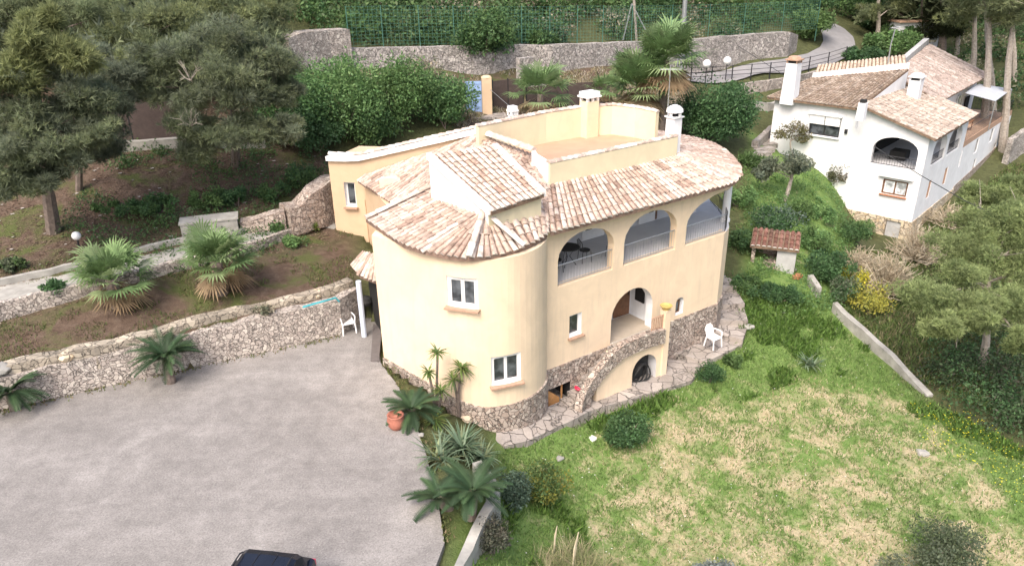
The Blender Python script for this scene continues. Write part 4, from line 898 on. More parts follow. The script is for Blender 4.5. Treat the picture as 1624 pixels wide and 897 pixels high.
for px, py, w_, hh in ((1522, 252, .7, 1.15), (1549, 231, .8, 1.0), (1544, 264, .6, .9), (1573, 213, .8, 1.0), (1577, 236, .7, .9)):
    u, z = fq(px, py); z = min(z, .65-hh/2); z = max(z, -1.35); farwin.append((u, z, w_, hh)); cs.append(carve(Q(u-w_/2, 0), KU, w_, z-hh/2, z+hh/2, .15, 0))
cut(lo_w, cs)
for u, z, w_, hh in farwin: window(WH, Q(u-w_/2, 0), KU, w_, z-hh/2, z+hh/2, .08, 2, frame=M['greyplaster'], sill=False)
for u, z, w_, hh in sws: window(WH, Q(u-w_/2, 0), KU, w_, z-hh/2, z+hh/2, .06, 2, frame=M['sill'], glass=M['sill'], sill=False)
window(WH, Q(0, 2.0), mKV, 1.4, -.72, .18, .1, 2, frame=M['brown'], glass=M['curtain'], sillmat=M['brick'])
mb = MB(); c = Q(-.1, 1.3); mb.box((*c, .38), 1.9, .22, .07, outl); mb.build('window_hood', M['white'], WH)
wu_ = window(WH, Q(.02, 6.9), mKV, 1.9, 2.12, 3.3, .12, 2, frame=M['iron'], sillmat=M['white'])
mb = MB()
for k in range(2):
    for j in range(6): c = Q(-.06, 6.9-.48-.95*k); mb.box((*c, 3.3-.09*j), .9, .05, .07, outl)
mb.build('shutter', M['plastic'], wu_)
mb = MB(); c = Q(-.06, 5.95); mb.box((*c, 3.42), 2.05, .18, .1, outl); mb.build('shutter_box', M['whitepaint'], WH)
def whrail(a, b_, z0, hh, parent=WH, mat=M['iron'], sp=.14):
    mb = MB(); a = Vector(a); b_ = Vector(b_); L = (b_-a).length; k = max(2, int(L/sp))
    for z in (z0+.08, z0+hh): mb.tube([(*a, z), (*b_, z)], .02, 4)
    for i in range(k+1): p = a.lerp(b_, i/k); mb.tube([(*p, z0+.05), (*p, z0+hh)], .01, 3, cap=False)
    return mb.build('railing', mat, parent)
whrail(Q(.12, .42), Q(.12, 2.92), .92, .6); whrail(Q(1.35, .1), Q(3.95, .1), .92, .6); whrail(Q(4.45, .1), Q(7.15, .1), .92, .6)
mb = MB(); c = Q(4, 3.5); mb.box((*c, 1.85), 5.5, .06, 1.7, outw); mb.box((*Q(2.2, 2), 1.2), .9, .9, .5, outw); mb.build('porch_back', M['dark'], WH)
mb = MB(); c = Q(-.02, 4.6); mb.box((*c, 2.6), .16, .14, .26, outl); mb.build('wall_lamp', M['iron'], WH)
# roofs of the white house
zp0, zp1 = 2.98, 4.36
tiles('roof', [Q(-.35, -.4, zp0-.04), Q(8.4, -.4, zp0-.04)], [Q(-.35, 4.1, zp1), Q(8.4, 4.1, zp1)], WH, seed=41, pal=[(.40, .34, .29), (.35, .29, .245), (.30, .24, .20), (.46, .41, .36), (.23, .18, .15)], wt=[4, 4, 3, 3, 1], mortar=(.5, .38, .28))
T0 = W(1288, 124, 4.95); T1 = W(1441, 110, 5.5)
tiles('roof', [Q(-.35, 9.6, 4.1), Q(-.35, 4.0, 4.1)], [T0, T1], WH, seed=42, pal=PAL_B, wt=WT_B, mortar=(.4, .34, .3))
mb = MB(); mb.add([Q(-.3, 4.0, 4.0), Q(-.3, 4.0, 2.9), Q(8, 4.0, 2.9), (T1.x, T1.y, 2.9), (T1.x, T1.y, T1.z-.06), Q(-.2, 4.12, 4.0), Q(-.2, 4.12, 2.9)], [(0, 1, 2, 3, 4)]); mb.build('gable_wall', M['white'], WH)
tiles('roof', [Q(9, 9.7, 4.1), Q(-.35, 9.65, 4.1)], [Q(9, 7.9, 5.0), T0+Vector((0, 0, .02))], WH, seed=45, pal=PAL_B, wt=WT_B, mortar=(.4, .34, .3))
# white band and the paler roof behind it
B0 = W(1276, 124, 5.75); B1 = W(1412, 100, 6.1); b0 = W(1290, 107, 6.0); b1 = W(1425, 84, 6.2)
q = [T0, T1, T1+Vector((.2, .4, 0)), T0+Vector((.2, .4, 0))]; mb = MB(); mb.prism([p.xy for p in q], 4, [T0.z+.28, T1.z+.35, T1.z+.35, T0.z+.28]); mb.build('roof_parapet', M['whitepaint'], WH)
r0 = T0+Vector((.3, .5, .05)); r1 = T1+Vector((.1, .5, .1)); e0 = r0+Vector((1.2, 2.6, .28)); e1 = r1+Vector((1.2, 2.8, .3))
tiles('roof', [r0, r1], [e0, e1], WH, seed=43, pal=[(.58, .48, .38), (.50, .40, .31), (.62, .54, .45)], wt=[3, 3, 2])
mb = MB(); mb.prism([r0.xy+Vector((.2, .3)), r1.xy, e1.xy, e0.xy], 0, [r0.z-.15, r1.z-.15, e1.z-.15, e0.z-.15]); mb.build('wall', M['white'], WH)
# rear wing with its big slope
Eb0 = Q(8.0, 1.7, 3.5); Eb1 = Q(19.8, 1.9, 3.7); Rt0 = W(1412, 102, 6.3); Rt1 = W(1489, 78, 6.0)
Rt0 = Q(7.6, 4.4, 4.9); Rt1 = Q(19.0, 6.2, 5.6)
tiles('roof', [Q(7.7, 1.8, 3.55), Q(13.5, 1.85, 3.6), Q(20.2, 1.9, 3.65)], [Q(7.0, 4.6, 5.0), Q(12.5, 5.3, 5.35), Q(18.6, 6.0, 5.7)], WH, seed=44, width=.3, tl=.45, pal=[(.38, .32, .29), (.34, .28, .25), (.29, .235, .21), (.44, .39, .36), (.22, .175, .15)], wt=[4, 4, 3, 2, 1], mortar=(.45, .36, .3))
q = [Q(7.0, 4.7), Q(18.6, 6.1), Q(18.4, 6.45), Q(6.9, 5.0)]; mb = MB(); mb.prism(q, 3, [5.45, 6.15, 6.15, 5.45]); mb.build('roof_parapet', M['greyplaster'], WH)
mb = MB(); mb.prism([Q(8.2, 2.4), Q(19.8, 2.5), Q(19.2, 6.0), Q(7.4, 4.9)], .7, [3.55, 3.6, 5.3, 4.6]); mb.build('wall', M['white'], WH)
mb = MB(); mb.prism([Q(8.2, .0), Q(21.2, .0), Q(21.2, 4.5), Q(8.2, 2.6)], .73, .84); mb.build('deck_floor', mat_plain('clay_deck', (.42, .29, .21), .85, .15, 2), WH)
whrail(Q(8.3, .08), Q(21.1, .08), .84, 1.0, sp=.2); whrail(Q(21.1, .08), Q(21.1, 4.4), .84, 1.0, sp=.2)
mb = MB(); mb.prism([Q(8.25, .0), Q(21.1, .0), Q(21.1, .05), Q(8.25, .05)], .84, 1.12); mb.build('deck_kerb', M['sill'], WH)
for i, (u, w_, mm) in enumerate([(9.4, .9, M['dark']), (12.2, 1.3, M['glass']), (15.2, 1.2, M['curtain']), (17.5, 1.0, M['dark'])]):
    mb = MB(); mb.box((*Q(u, 2.38), 1.85), w_, .06, 1.9 if i % 2 == 0 else 1.1, outw); o = mb.build('door' if i % 2 == 0 else 'window', mm, WH)
aw = [W(1531, 147, 3.2), W(1579, 160, 2.9), W(1605, 141, 2.9), W(1552, 133, 3.25)]; e = empty('awning', aw[0], 'grey canvas awning stretched over the roof deck on thin posts', 'awning')
mb = MB(); mb.add([p for p in aw]+[p-Vector((0, 0, .04)) for p in aw], [(0, 1, 2, 3), (7, 6, 5, 4), (0, 4, 5, 1), (1, 5, 6, 2), (2, 6, 7, 3), (3, 7, 4, 0)]); mb.build('canvas', M['awning'], e)
for p in (aw[1], aw[2]): mb = MB(); mb.tube([(p.x, p.y, .85), p], .03, 6); mb.build('post', M['galv'], e)
tb = Q(13, 1.2); e = empty('deck_table', (*tb, .84), 'low dark table standing on the clay coloured deck', 'table')
mb = MB(); mb.box((*tb, 1.5), 1.4, .8, .05, outw); mb.build('table_top', M['brown'], e)
for a, b_ in ((-.6, -.3), (.6, -.3), (.6, .3), (-.6, .3)): mb = MB(); q = tb+KU*a+KV*b_; mb.tube([(*q, .84), (*q, 1.48)], .03, 5); mb.build('leg', M['brown'], e)
def whchim(p, r0, r1, z0, z1, label, kind):
    mb = MB(); vs = []
    for z, r in ((z0, r0), (z1, r1)):
        for a, b_ in ((-1, -1), (1, -1), (1, 1), (-1, 1)): vs.append((*(p+KU*a*r+KV*b_*r), z))
    mb.add(vs, [(3, 2, 1, 0), (4, 5, 6, 7), (0, 1, 5, 4), (1, 2, 6, 5), (2, 3, 7, 6), (3, 0, 4, 7)]); o = mb.build('chimney', M['white'], WH); o['label'] = label
    mb = MB(); mb.box((*p, z1+.09), r1*1.5, r1*1.5, .18, outw); mb.build('flue_mouth', M['dark'], o)
    if kind:
        mb = MB()
        for a, b_ in ((-1, -1), (1, -1), (1, 1), (-1, 1), (0, 1), (0, -1)): mb.box((*(p+KU*a*r1*.9+KV*b_*r1*.9), z1+.09), .08, .08, .18, outw)
        mb.box((*p, z1+.21), r1*2.5, r1*2.5, .07, outw); mb.lathe((*p, z1+.24), [(r1*1.25, 0), (r1*1.1, .12), (r1*.6, .18)], 8); mb.build('chimney_cap', M['sill'] if kind == 1 else M['white'], o)
c = W(1252, 148, 4.5); whchim(c.xy+Vector((.15, .3)), .42, .34, 3.8, AT(1260, 100, c.y+.3).z, 'tall tapered white chimney with a clay cap at the left roof corner', 1)
c = W(1368, 176, 4.2); whchim(c.xy+Vector((.1, .3)), .22, .2, 3.6, AT(1372, 163, c.y+.3).z, 'short white chimney with an open dark mouth above the porch', 0)
c = W(1453, 140, 4.6); whchim(c.xy+Vector((.1, .3)), .34, .34, 3.8, AT(1456, 127, c.y+.3).z, 'squat white pierced chimney between the two roofs', 2)
p = AT(1410, 96, T1.y+1.5); e = empty('roof_aerial', p, 'bent grey aerial pole rising behind the white house roof', 'antenna')
mb = MB(); mb.tube([p-Vector((0, 0, 1)), AT(1413, 70, p.y), AT(1421, 42, p.y)], .04, 5); mb.build('mast', M['galv'], e); mb = MB(); tpp = AT(1421, 42, p.y); mb.tube([tpp-Vector((.3, 0, .1)), tpp+Vector((.3, 0, -.05))], .03, 4); mb.build('aerial', M['galv'], e)
P_ = [Q(21.4, -.5), Q(23, -1.8), Q(26, -3.5)]; P_ = [Vector((*p, 0)) for p in P_]
P_ = [G(1592, 262), G(1612, 248), G(1640, 232)]
wallpath('retaining_wall', P_, [p.z-.8 for p in P_], [p.z+1.9 for p in P_], .4, M['rubble_far'], 'tall grey stone wall at the far end of the white house', seed=28)
# ================================================================ posts, lamps, cable
def pole(name, base, top, r0, r1, label, cat, mat=M['galv'], part=None):
    mb = MB(); mb.tube([base-Vector((0, 0, .5)), top], [r0, r1], 10); e = empty(name, base, label, cat); mb.build(part or 'shaft', mat, e); return e
b_ = G(1079, 140); e = pole('utility_pole', b_, AT(1090, -60, b_.y-.2), .2, .14, 'tall grey utility pole rising out of the frame behind the palms', 'pole')
mb = MB(); t_ = AT(1080, 120, b_.y-.2); mb.box(t_, .3, .2, .5); mb.build('meter_box', M['galv'], e)
b_ = FP[9]+Vector((.5, .6, -.3)); e = empty('braced_post', b_, 'slim timber post with two slanting braces behind the wire fence', 'post')
mb = MB(); mb.tube([b_, AT(1003, -40, b_.y)], .09, 6); mb.build('shaft', M['palebark'], e)
for s_ in (-1, 1): mb = MB(); mb.tube([b_+Vector((1.0*s_, 0, .2)), AT(1002, 6, b_.y)], .05, 5); mb.build('brace', M['galv'], e)
def globe(px, py, hh, r, label):
    p = G(px, py); e = empty('globe_lamp', p, label, 'lamp', 'white globe lamps'); mb = MB(); mb.tube([p-Vector((0, 0, .2)), p+Vector((0, 0, hh))], .035, 6); mb.build('post', M['iron'], e)
    mb = MB(); c = p+Vector((0, 0, hh+r*.9)); mb.lathe(c, [(r*math.sin(t)+.001, -r*math.cos(t)) for t in np.arange(0, 3.2, .2617)], 14); mb.build('globe', M['globe'], e, smooth=True)
globe(127, 396, .35, .17, 'white globe lamp low on the wooded bank above the left palm')
globe(1118, 136, 1.3, .3, 'left white globe lamp by the road behind the dark green tree'); globe(1150, 131, 1.3, .3, 'right white globe lamp by the road behind the dark green tree')
pc = [AT(1150, 60, 62), AT(1260, 130, 54), AT(1380, 228, 44), AT(1460, 278, 36), AT(1530, 318, 31), AT(1660, 380, 26)]
mb = MB(); mb.tube(pc, .022, 4); tag(mb.build('overhead_cable', M['iron']), 'thin dark overhead cable passing in front of the white house porch', 'cable')
p0 = W(780, 150, 5.6); mb = MB(); mb.tube([gp+Vector((.2, -.1, 1.6)), AT(812, 172, 32.5)], .014, 4); tag(mb.build('thin_cable', M['galv']), 'thin pale cable from the tan gate pillar down to the villa roof', 'cable')
hs = pts_z([(480, 487, 1.72), (497, 482, 1.74), (515, 477, 1.76), (532, 472, 1.7), (538, 478, 1.5)]); mb = MB(); mb.tube(hs, .035, 6); tag(mb.build('garden_hose', M['teal']), 'teal garden hose lying along the top of the yard wall', 'hose')
# ================================================================ furniture and small things
def plastic_chair(px, py, z, rot, label):
    p = W(px, py, z); e = empty('plastic_chair', (0, 0, 0), label, 'chair', 'white plastic garden chairs'); m_ = M['plastic']
    mb = MB(); mb.prism([(-.22, -.22), (.22, -.22), (.24, .2), (-.24, .2)], .40, .43); mb.prism([(-.23, .19), (-.24, -.24), (-.21, -.24), (-.2, .19)], .38, .44); mb.build('seat', m_, e)
    mb = MB(); 
    for k in range(7):
        x = -.21+.07*k; top = .86-.10*abs(k-3)/3*abs(k-3)/3*1.5; mb.tube([(x*.9, -.2, .42), (x, -.26, .65), (x*.95, -.33, top)], [.026, .026, .024], 4)
    mb.tube([(-.2, -.3, .74), (-.1, -.34, .86), (.1, -.34, .86), (.2, -.3, .74)], .03, 5); mb.tube([(-.22, -.24, .55), (.22, -.24, .55)], .03, 4); mb.build('backrest', m_, e)
    for s_ in (-1, 1):
        mb = MB(); mb.tube([(s_*.25, .22, 0), (s_*.23, .18, .42), (s_*.26, .16, .64)], [.03, .03, .025], 5); mb.build('leg', m_, e)
        mb = MB(); mb.tube([(s_*.25, -.27, 0), (s_*.23, -.2, .42)], [.03, .03], 5); mb.build('leg', m_, e)
        mb = MB(); mb.tube([(s_*.26, .18, .64), (s_*.27, 0, .66), (s_*.22, -.26, .66)], .028, 5); mb.build('armrest', m_, e)
    e.location = (p.x, p.y, z); e.rotation_euler = (0, 0, rot)
plastic_chair(553, 526, 0, R(205), 'white plastic chair against the stone wall beside the side entrance')
plastic_chair(1131, 549, -1.745, R(215), 'white plastic chair on the stepped stone terrace at the villa corner')
def iron_set(u, v, label_t, n_=2):
    z = 2.655; c = V(u, v); e = empty('patio_table', (*c, z), label_t, 'table'); mb = MB(); mb.lathe((*c, z+.68), [(.42, 0), (.42, .03)], 16); mb.build('table_top', M['iron'], e)
    for k in range(3): a = k*2.1; mb = MB(); mb.tube([(*(c+Vector((math.cos(a), math.sin(a)))*.3), z), (*(c+Vector((math.cos(a), math.sin(a)))*.06), z+.35), (*(c+Vector((math.cos(a), math.sin(a)))*.25), z+.68)], .015, 4); mb.build('leg', M['iron'], e)
def iron_chair(u, v, rot, label):
    z = 2.655; e = empty('iron_chair', (0, 0, 0), label, 'chair', 'dark patio chairs in the loggia'); mb = MB(); mb.lathe((0, 0, .43), [(.2, 0), (.2, .03)], 12); mb.build('seat', M['iron'], e)
    for a, b_ in ((-.16, -.16), (.16, -.16), (.16, .16), (-.16, .16)): mb = MB(); mb.tube([(a*1.2, b_*1.2, 0), (a, b_, .43)], .014, 4); mb.build('leg', M['iron'], e)
    mb = MB(); mb.tube([(-.19, -.16, .43), (-.2, -.22, .8), (0, -.26, .92), (.2, -.22, .8), (.19, -.16, .43)], .016, 5)
    for x in (-.08, 0, .08): mb.tube([(x, -.18, .45), (x, -.25, .88)], .01, 4)
    mb.build('backrest', M['iron'], e); c = V(u, v); e.location = (*c, z); e.rotation_euler = (0, 0, rot)
iron_set(2.0, 1.3, 'round dark patio table behind the first loggia arch'); iron_chair(1.3, 1.1, 2.0, 'dark patio chair left of the table in the first loggia arch'); iron_chair(2.7, 1.2, -1.2, 'dark patio chair right of the table in the first loggia arch')
iron_chair(3.8, .9, .6, 'dark patio chair standing behind the second loggia arch')
# barbecue and bin in the side entrance
bp = W(583, 508, 0); e = empty('kettle_barbecue', bp, 'black kettle barbecue in the shade of the side entrance', 'barbecue')
mb = MB(); mb.lathe(bp+Vector((0, 0, .62)), [(.05, 0), (.22, .08), (.28, .22), (.22, .36), (.05, .44)], 14); mb.build('bowl', M['rubber'], e)
for k in range(3): a = 2.1*k; mb = MB(); mb.tube([bp+Vector((.25*math.cos(a), .25*math.sin(a), 0)), bp+Vector((.1*math.cos(a), .1*math.sin(a), .68))], .014, 4); mb.build('leg', M['iron'], e)
bp = W(584, 478, .0); e = empty('garden_trolley', bp, 'dark garden trolley with wheels under the side canopy', 'trolley')
mb = MB(); mb.box(bp+Vector((0, 0, .75)), .4, .35, .7, (1, .3)); mb.build('bag', M['iron'], e)
for s_ in (-1, 1): mb = MB(); mb.lathe(bp+Vector((.2*s_, -.1, 0)), [(.05, .0), (.12, .04), (.12, .2), (.05, .24)], 10); mb.build('wheel', M['rubber'], e)
# clay pot
pp = W(629, 678, 0); e = empty('clay_pot', pp, 'round clay pot at the yard edge beside the cycad', 'pot'); mb = MB(); mb.lathe(pp, [(.16, 0), (.24, .12), (.27, .3), (.23, .44), (.26, .48), (.22, .48), (.2, .4)], 16); mb.build('body', M['pot'], e, smooth=True)
# ---------------------------------------------------------------- car, mostly out of frame
cp = W(436, 871, 1.44); car = empty('parked_car', (0, 0, 0), 'dark blue-black estate car at the bottom edge of the yard, roof showing', 'car')
mb = MB()   # body sections along y (rear at +y)
sec = [(2.15, .62, .45, .80), (2.05, .84, .28, 1.0), (1.0, .88, .25, .98), (-.9, .88, .25, .96), (-1.9, .84, .27, .82), (-2.2, .6, .42, .66)]
vs = []; fs = []
for y, hw, z0, z1 in sec:
    vs += [(-hw*.92, y, z0), (-hw, y, (z0+z1)/2), (-hw*.95, y, z1), (-hw*.5, y, z1+.03), (hw*.5, y, z1+.03), (hw*.95, y, z1), (hw, y, (z0+z1)/2), (hw*.92, y, z0)]
for i in range(5):
    for k in range(8): a = i*8+k; b2 = i*8+(k+1) % 8; fs.append((a, b2, b2+8, a+8))
fs += [tuple(range(8)), tuple(range(40, 48))[::-1]]; mb.add(vs, fs); mb.build('body', M['carpaint'], car, smooth=False)
mb = MB(); sec = [(2.08, .70, .98, 1.0), (1.80, .66, .98, 1.36), (1.62, .62, .98, 1.43), (.5, .64, .98, 1.47), (-.3, .63, .98, 1.45), (-.55, .62, .98, 1.40), (-1.15, .70, .96, 1.0)]
vs = []; fs = []
for y, hw, z0, z1 in sec: vs += [(-.76, y, z0), (-hw, y, z1-.05 if z1 > 1.1 else z1), (-hw*.84, y, z1), (0, y, z1+.02), (hw*.84, y, z1), (hw, y, z1-.05 if z1 > 1.1 else z1), (.76, y, z0)]
for i in range(6):
    for k in range(6): a = i*7+k; fs.append((a, a+1, a+8, a+7))
mb.add(vs, fs); mb.build('cabin', M['carpaint'], car)
for s_ in (-1, 1):
    mb = MB(); mb.tube([(s_*.56, 1.6, 1.47), (s_*.57, 1.5, 1.53), (s_*.57, -.1, 1.54), (s_*.55, -.3, 1.47)], .018, 6); mb.build('roof_rail', M['iron'], car)
    mb = MB(); mb.add([(s_*.775, 1.55, 1.03), (s_*.775, -.95, 1.02), (s_*.675, -.45, 1.34), (s_*.67, 1.5, 1.35)], [(0, 1, 2, 3)]); mb.build('side_window', M['glass'], car)
    for y in (1.35, -1.4):
        mb = MB(); n_ = 18; vs = []
        for x in (s_*.70, s_*.89):
            for k in range(n_): t = 2*math.pi*k/n_; vs.append((x, y+.32*math.cos(t), .32+.32*math.sin(t)))
        mb.add(vs, [(k, (k+1) % n_, n_+(k+1) % n_, n_+k) for k in range(n_)]+[tuple(range(n_)), tuple(range(n_, 2*n_))[::-1]]); wh_ = mb.build('wheel', M['rubber'], car)
        mb = MB(); vs = [(s_*.9, y+.2*math.cos(2*math.pi*k/12), .32+.2*math.sin(2*math.pi*k/12)) for k in range(12)]; mb.add(vs, [tuple(range(12))]); mb.build('rim', M['galv'], wh_)
    mb = MB(); mb.box((s_*.68, 2.1, .85), .2, .08, .16); mb.build('tail_light', M['red'], car)
    mb = MB(); mb.box((s_*.6, -2.12, .66), .3, .1, .12); mb.build('headlight', M['curtain'], car)
    mb = MB(); mb.tube([(s_*.2, 1.66, 1.455), (s_*.22, -.2, 1.475)], .008, 4); mb.build('roof_seam', M['iron'], car)
mb = MB(); mb.add([(-.6, 1.98, 1.06), (.6, 1.98, 1.06), (.56, 1.83, 1.34), (-.56, 1.83, 1.34)], [(0, 1, 2, 3)]); mb.build('rear_window', M['glass'], car)
car.location = (cp.x-.35, cp.y-1.75, 0); car.rotation_euler = (0, 0, R(-9))
# ================================================================ PLANTS
RG = np.random.default_rng(11)
def unit(n):
    v = RG.normal(size=(n, 3)); return v/np.linalg.norm(v, axis=1)[:, None]
def npmesh(name, V_, F_, C_, mat, parent=None):
    """V_ (n,k,3) polygons of k corners, C_ (n,3)"""
    n, k, _ = V_.shape; me = bpy.data.meshes.new(name); me.vertices.add(n*k); me.vertices.foreach_set('co', V_.astype(np.float32).ravel())
    me.loops.add(n*k); me.loops.foreach_set('vertex_index', np.arange(n*k, dtype=np.int32)); me.polygons.add(n)
    me.polygons.foreach_set('loop_start', np.arange(0, n*k, k, dtype=np.int32)); me.polygons.foreach_set('loop_total', np.full(n, k, np.int32))
    me.materials.append(mat); ca = me.color_attributes.new('Col', 'FLOAT_COLOR', 'POINT'); a = np.ones((n*k, 4), np.float32); a[:, :3] = np.repeat(C_, k, 0); ca.data.foreach_set('color', a.ravel())
    me.update(); me.validate(); o = bpy.data.objects.new(name, me); SC.collection.objects.link(o)
    if parent: o.parent = parent; o.matrix_parent_inverse = Matrix.Translation(-Vector(parent.location))
    return o
def clump_points(cl, per, shell=.55):
    """cl: list of (centre, rx, ry, rz); returns points, outward dirs, clump ids"""
    P_, D_, I_ = [], [], []
    for i, (c, rx, ry, rz) in enumerate(cl):
        n = max(4, int(per*rx*rz)) if per < 0 else int(per); d = unit(n); r = RG.uniform(shell**2, 1, n)**.5*(1+RG.normal(0, .1, n))
        P_.append(np.array(c)+d*r[:, None]*np.array([rx, ry, rz])); D_.append(d); I_.append(np.full(n, i))
    return np.concatenate(P_), np.concatenate(D_), np.concatenate(I_)
def shade(pal, ids, n, var=.18):
    pal = np.array(pal); k = ids.max()+1; cc = pal[RG.integers(0, len(pal), k)]*RG.uniform(.75, 1.25, (k, 1)); c = cc[ids]*.55+pal[RG.integers(0, len(pal), n)]*.45
    return c*RG.uniform(1-var, 1+var, (n, 1))
def broad(name, cl, per, size, pal, parent=None, mat=None, shell=.5, asp=.5):
    P_, D_, I_ = clump_points(cl, per, shell); n = len(P_); a = unit(n)+D_*.5+np.array([0, 0, -.15]); a /= np.linalg.norm(a, axis=1)[:, None]
    b_ = np.cross(a, unit(n)); b_ /= np.linalg.norm(b_, axis=1)[:, None]; s = size*RG.uniform(.45, 1.5, (n, 1))
    V_ = np.stack([P_, P_+a*s*.5+b_*s*asp*.5, P_+a*s, P_+a*s*.5-b_*s*asp*.5], 1); return npmesh(name, V_, None, shade(pal, I_, n), mat or M['leaf'], parent)
def needles(name, cl, per, size, pal, parent=None, blades=6, shell=.35, wid=.16, upb=.35):
    P_, D_, I_ = clump_points(cl, per, shell); n = len(P_); col = shade(pal, I_, n); ax = D_*.8+unit(n)*.6+np.array([0, 0, upb]); ax /= np.linalg.norm(ax, axis=1)[:, None]
    P2 = np.repeat(P_, blades, 0); A2 = np.repeat(ax, blades, 0)+unit(n*blades)*.75; A2 /= np.linalg.norm(A2, axis=1)[:, None]; b_ = np.cross(A2, unit(n*blades)); b_ /= np.linalg.norm(b_, axis=1)[:, None]
    s = size*RG.uniform(.6, 1.3, (n*blades, 1)); V_ = np.stack([P2-b_*s*wid*.5, P2+b_*s*wid*.5, P2+A2*s], 1)
    return npmesh(name, V_, None, np.repeat(col, blades, 0), M['needle'], parent)
G_PINE = [(.185, .225, .125), (.21, .25, .14), (.165, .20, .115), (.25, .285, .155)]
G_PINEL = [(.26, .29, .13), (.29, .32, .15), (.23, .26, .12)]
G_PINEG = [(.20, .235, .165), (.175, .205, .145), (.22, .25, .175)]
G_BRIGHT = [(.12, .23, .08), (.15, .27, .10), (.10, .19, .07), (.19, .30, .11)]
G_DARK = [(0.057, 0.122, 0.048), (0.073, 0.155, 0.057), (0.048, 0.098, 0.046), (0.098, 0.179, 0.073)]
G_MID = [(0.092, 0.158, 0.053), (0.119, 0.198, 0.066), (0.073, 0.125, 0.046)]
G_OLIVE = [(0.156, 0.18, 0.12), (0.192, 0.21, 0.144), (0.12, 0.144, 0.096)]
G_GREY = [(0.204, 0.24, 0.228), (0.264, 0.3, 0.288), (0.156, 0.192, 0.18)]
G_DRY = [(.42, .36, .27), (.50, .44, .34), (.34, .28, .20)]
def subclumps(blobs, k, f=.45, flat=.75):
    out = []
    for c, r, rz in blobs:
        for _ in range(k):
            d = unit(1)[0]; q = np.array(c)+d*np.array([r, r, rz])*RG.uniform(.35, .85); s = r*f*RG.uniform(.7, 1.25); out.append((q, s, s, s*flat))
    return out
def limbs(mb, base, top, blobs, r0, n_=2):
    base = Vector(base); top = Vector(top); mid = base.lerp(top, .5)+Vector((RG.uniform(-.2, .2), RG.uniform(-.2, .2), 0)); mb.tube([base-Vector((0, 0, .4)), base.lerp(mid, .5)+Vector((.05, 0, 0)), mid, top], [r0*1.15, r0*.9, r0*.7, r0*.22], 8)
    for c, r, rz in blobs:
        c = Vector(c); f = min(.9, max(.15, (c.z-base.z-r*.6)/max(top.z-base.z, .1))); s = base.lerp(mid, f*2) if f < .5 else mid.lerp(top, f*2-1); m_ = s.lerp(c, .5)+Vector((0, 0, .15)); mb.tube([s, m_, c], [r0*.38, r0*.22, r0*.08], 5)
        for _ in range(n_): e = c+Vector(unit(1)[0])*r*.8; mb.tube([m_.lerp(c, .4), e], [r0*.14, r0*.03], 4)
def tree(name, label, base, blobs, r0, kind, pal, per, size, cat='tree', group=None, bark='bark', k=7, top=None, f=.45, blades=6, flat=.6, shell=.1, wid=.13):
    if kind == 'needle': k = int(k*2.2); per = int(per*.5); f = .34; blobs = [(c, r*1.15, z) for c, r, z in blobs]; size *= .85
    e = empty(name, base, label, cat, group); mb = MB(); tp = top or max((Vector(b_[0]) for b_ in blobs), key=lambda v: v.z); limbs(mb, base, tp, blobs, r0); mb.build('trunk', M[bark], e)
    cl = subclumps(blobs, k, f, flat)
    if kind == 'needle': needles('crown', cl, per, size, pal, e, blades, shell, wid)
    else: broad('crown', cl, per, size, pal, e)
    return e
def blobs_at(L): return [(tuple(AT(px, py, Y)), r, r*.7) for px, py, Y, r in L]
# ---- pines on the left slope
b_ = G(84, 368)
tree('pine_tree', 'large pine at far left with yellow-green upper tufts, nearest the path', b_, blobs_at([(30, 250, 25.5, 1.3), (110, 235, 26, 1.2), (20, 180, 26, 1.4), (85, 180, 26.5, 1.3), (135, 150, 27, 1.1), (60, 120, 27, 1.3), (-20, 230, 26, 1.3), (20, 290, 25, .8), (60, 215, 25.5, 1.2), (0, 130, 26, 1.3), (150, 205, 26.5, .9), (60, 280, 25.3, .9)]), .26, 'needle', G_PINEG+G_PINE, 170, .26, k=8)
needles('upper_tufts', subclumps(blobs_at([(60, 70, 26.5, 1.1), (110, 95, 26.5, 1.0), (25, 110, 26, 1.0), (70, 35, 27, .6)]), 8, .45), 170, .26, G_PINEL, SC.objects['pine_tree'])
b_ = G(122, 303)
tree('pine_tree', 'slender pine just right of the large far-left pine, trunk bare below', b_, blobs_at([(165, 200, 29.5, 1.0), (150, 130, 30, 1.1), (185, 160, 30, .9), (120, 90, 31, 1.0), (115, 190, 30, .8), (200, 115, 30.5, 1.0), (165, 240, 29.5, .7)]), .14, 'needle', G_PINEG, 150, .26, k=7)
b_ = G(372, 262)
tree('pine_tree', 'broad grey-green pine in the middle of the slope, left of the bright hedge', b_, blobs_at([(300, 90, 31, 1.3), (355, 60, 31.5, 1.3), (415, 90, 32, 1.2), (330, 150, 30.5, 1.3), (390, 150, 31, 1.3), (300, 195, 30, .9), (345, 215, 30, 1.0), (400, 205, 30.5, 1.0), (270, 140, 31, 1.0), (440, 150, 32, 1.0), (250, 95, 31.5, 1.1), (365, 110, 30.5, 1.2), (445, 200, 31, .9), (310, 235, 30, .8), (440, 100, 32, 1.0)]), .2, 'needle', G_PINE+G_PINEG, 170, .26, k=8)
b_ = G(232, 205)
tree('pine_tree', 'yellowish pine behind the brown screen at upper left centre', b_, blobs_at([(235, 90, 37, 1.5), (190, 60, 38, 1.4), (270, 40, 38, 1.6), (220, 20, 39, 1.5), (230, 135, 36.5, 1.1)]), .2, 'needle', G_PINE+G_PINEL[:1], 160, .3, k=8)
b_ = AT(455, 130, 43); b_.z = h(b_.x, b_.y)
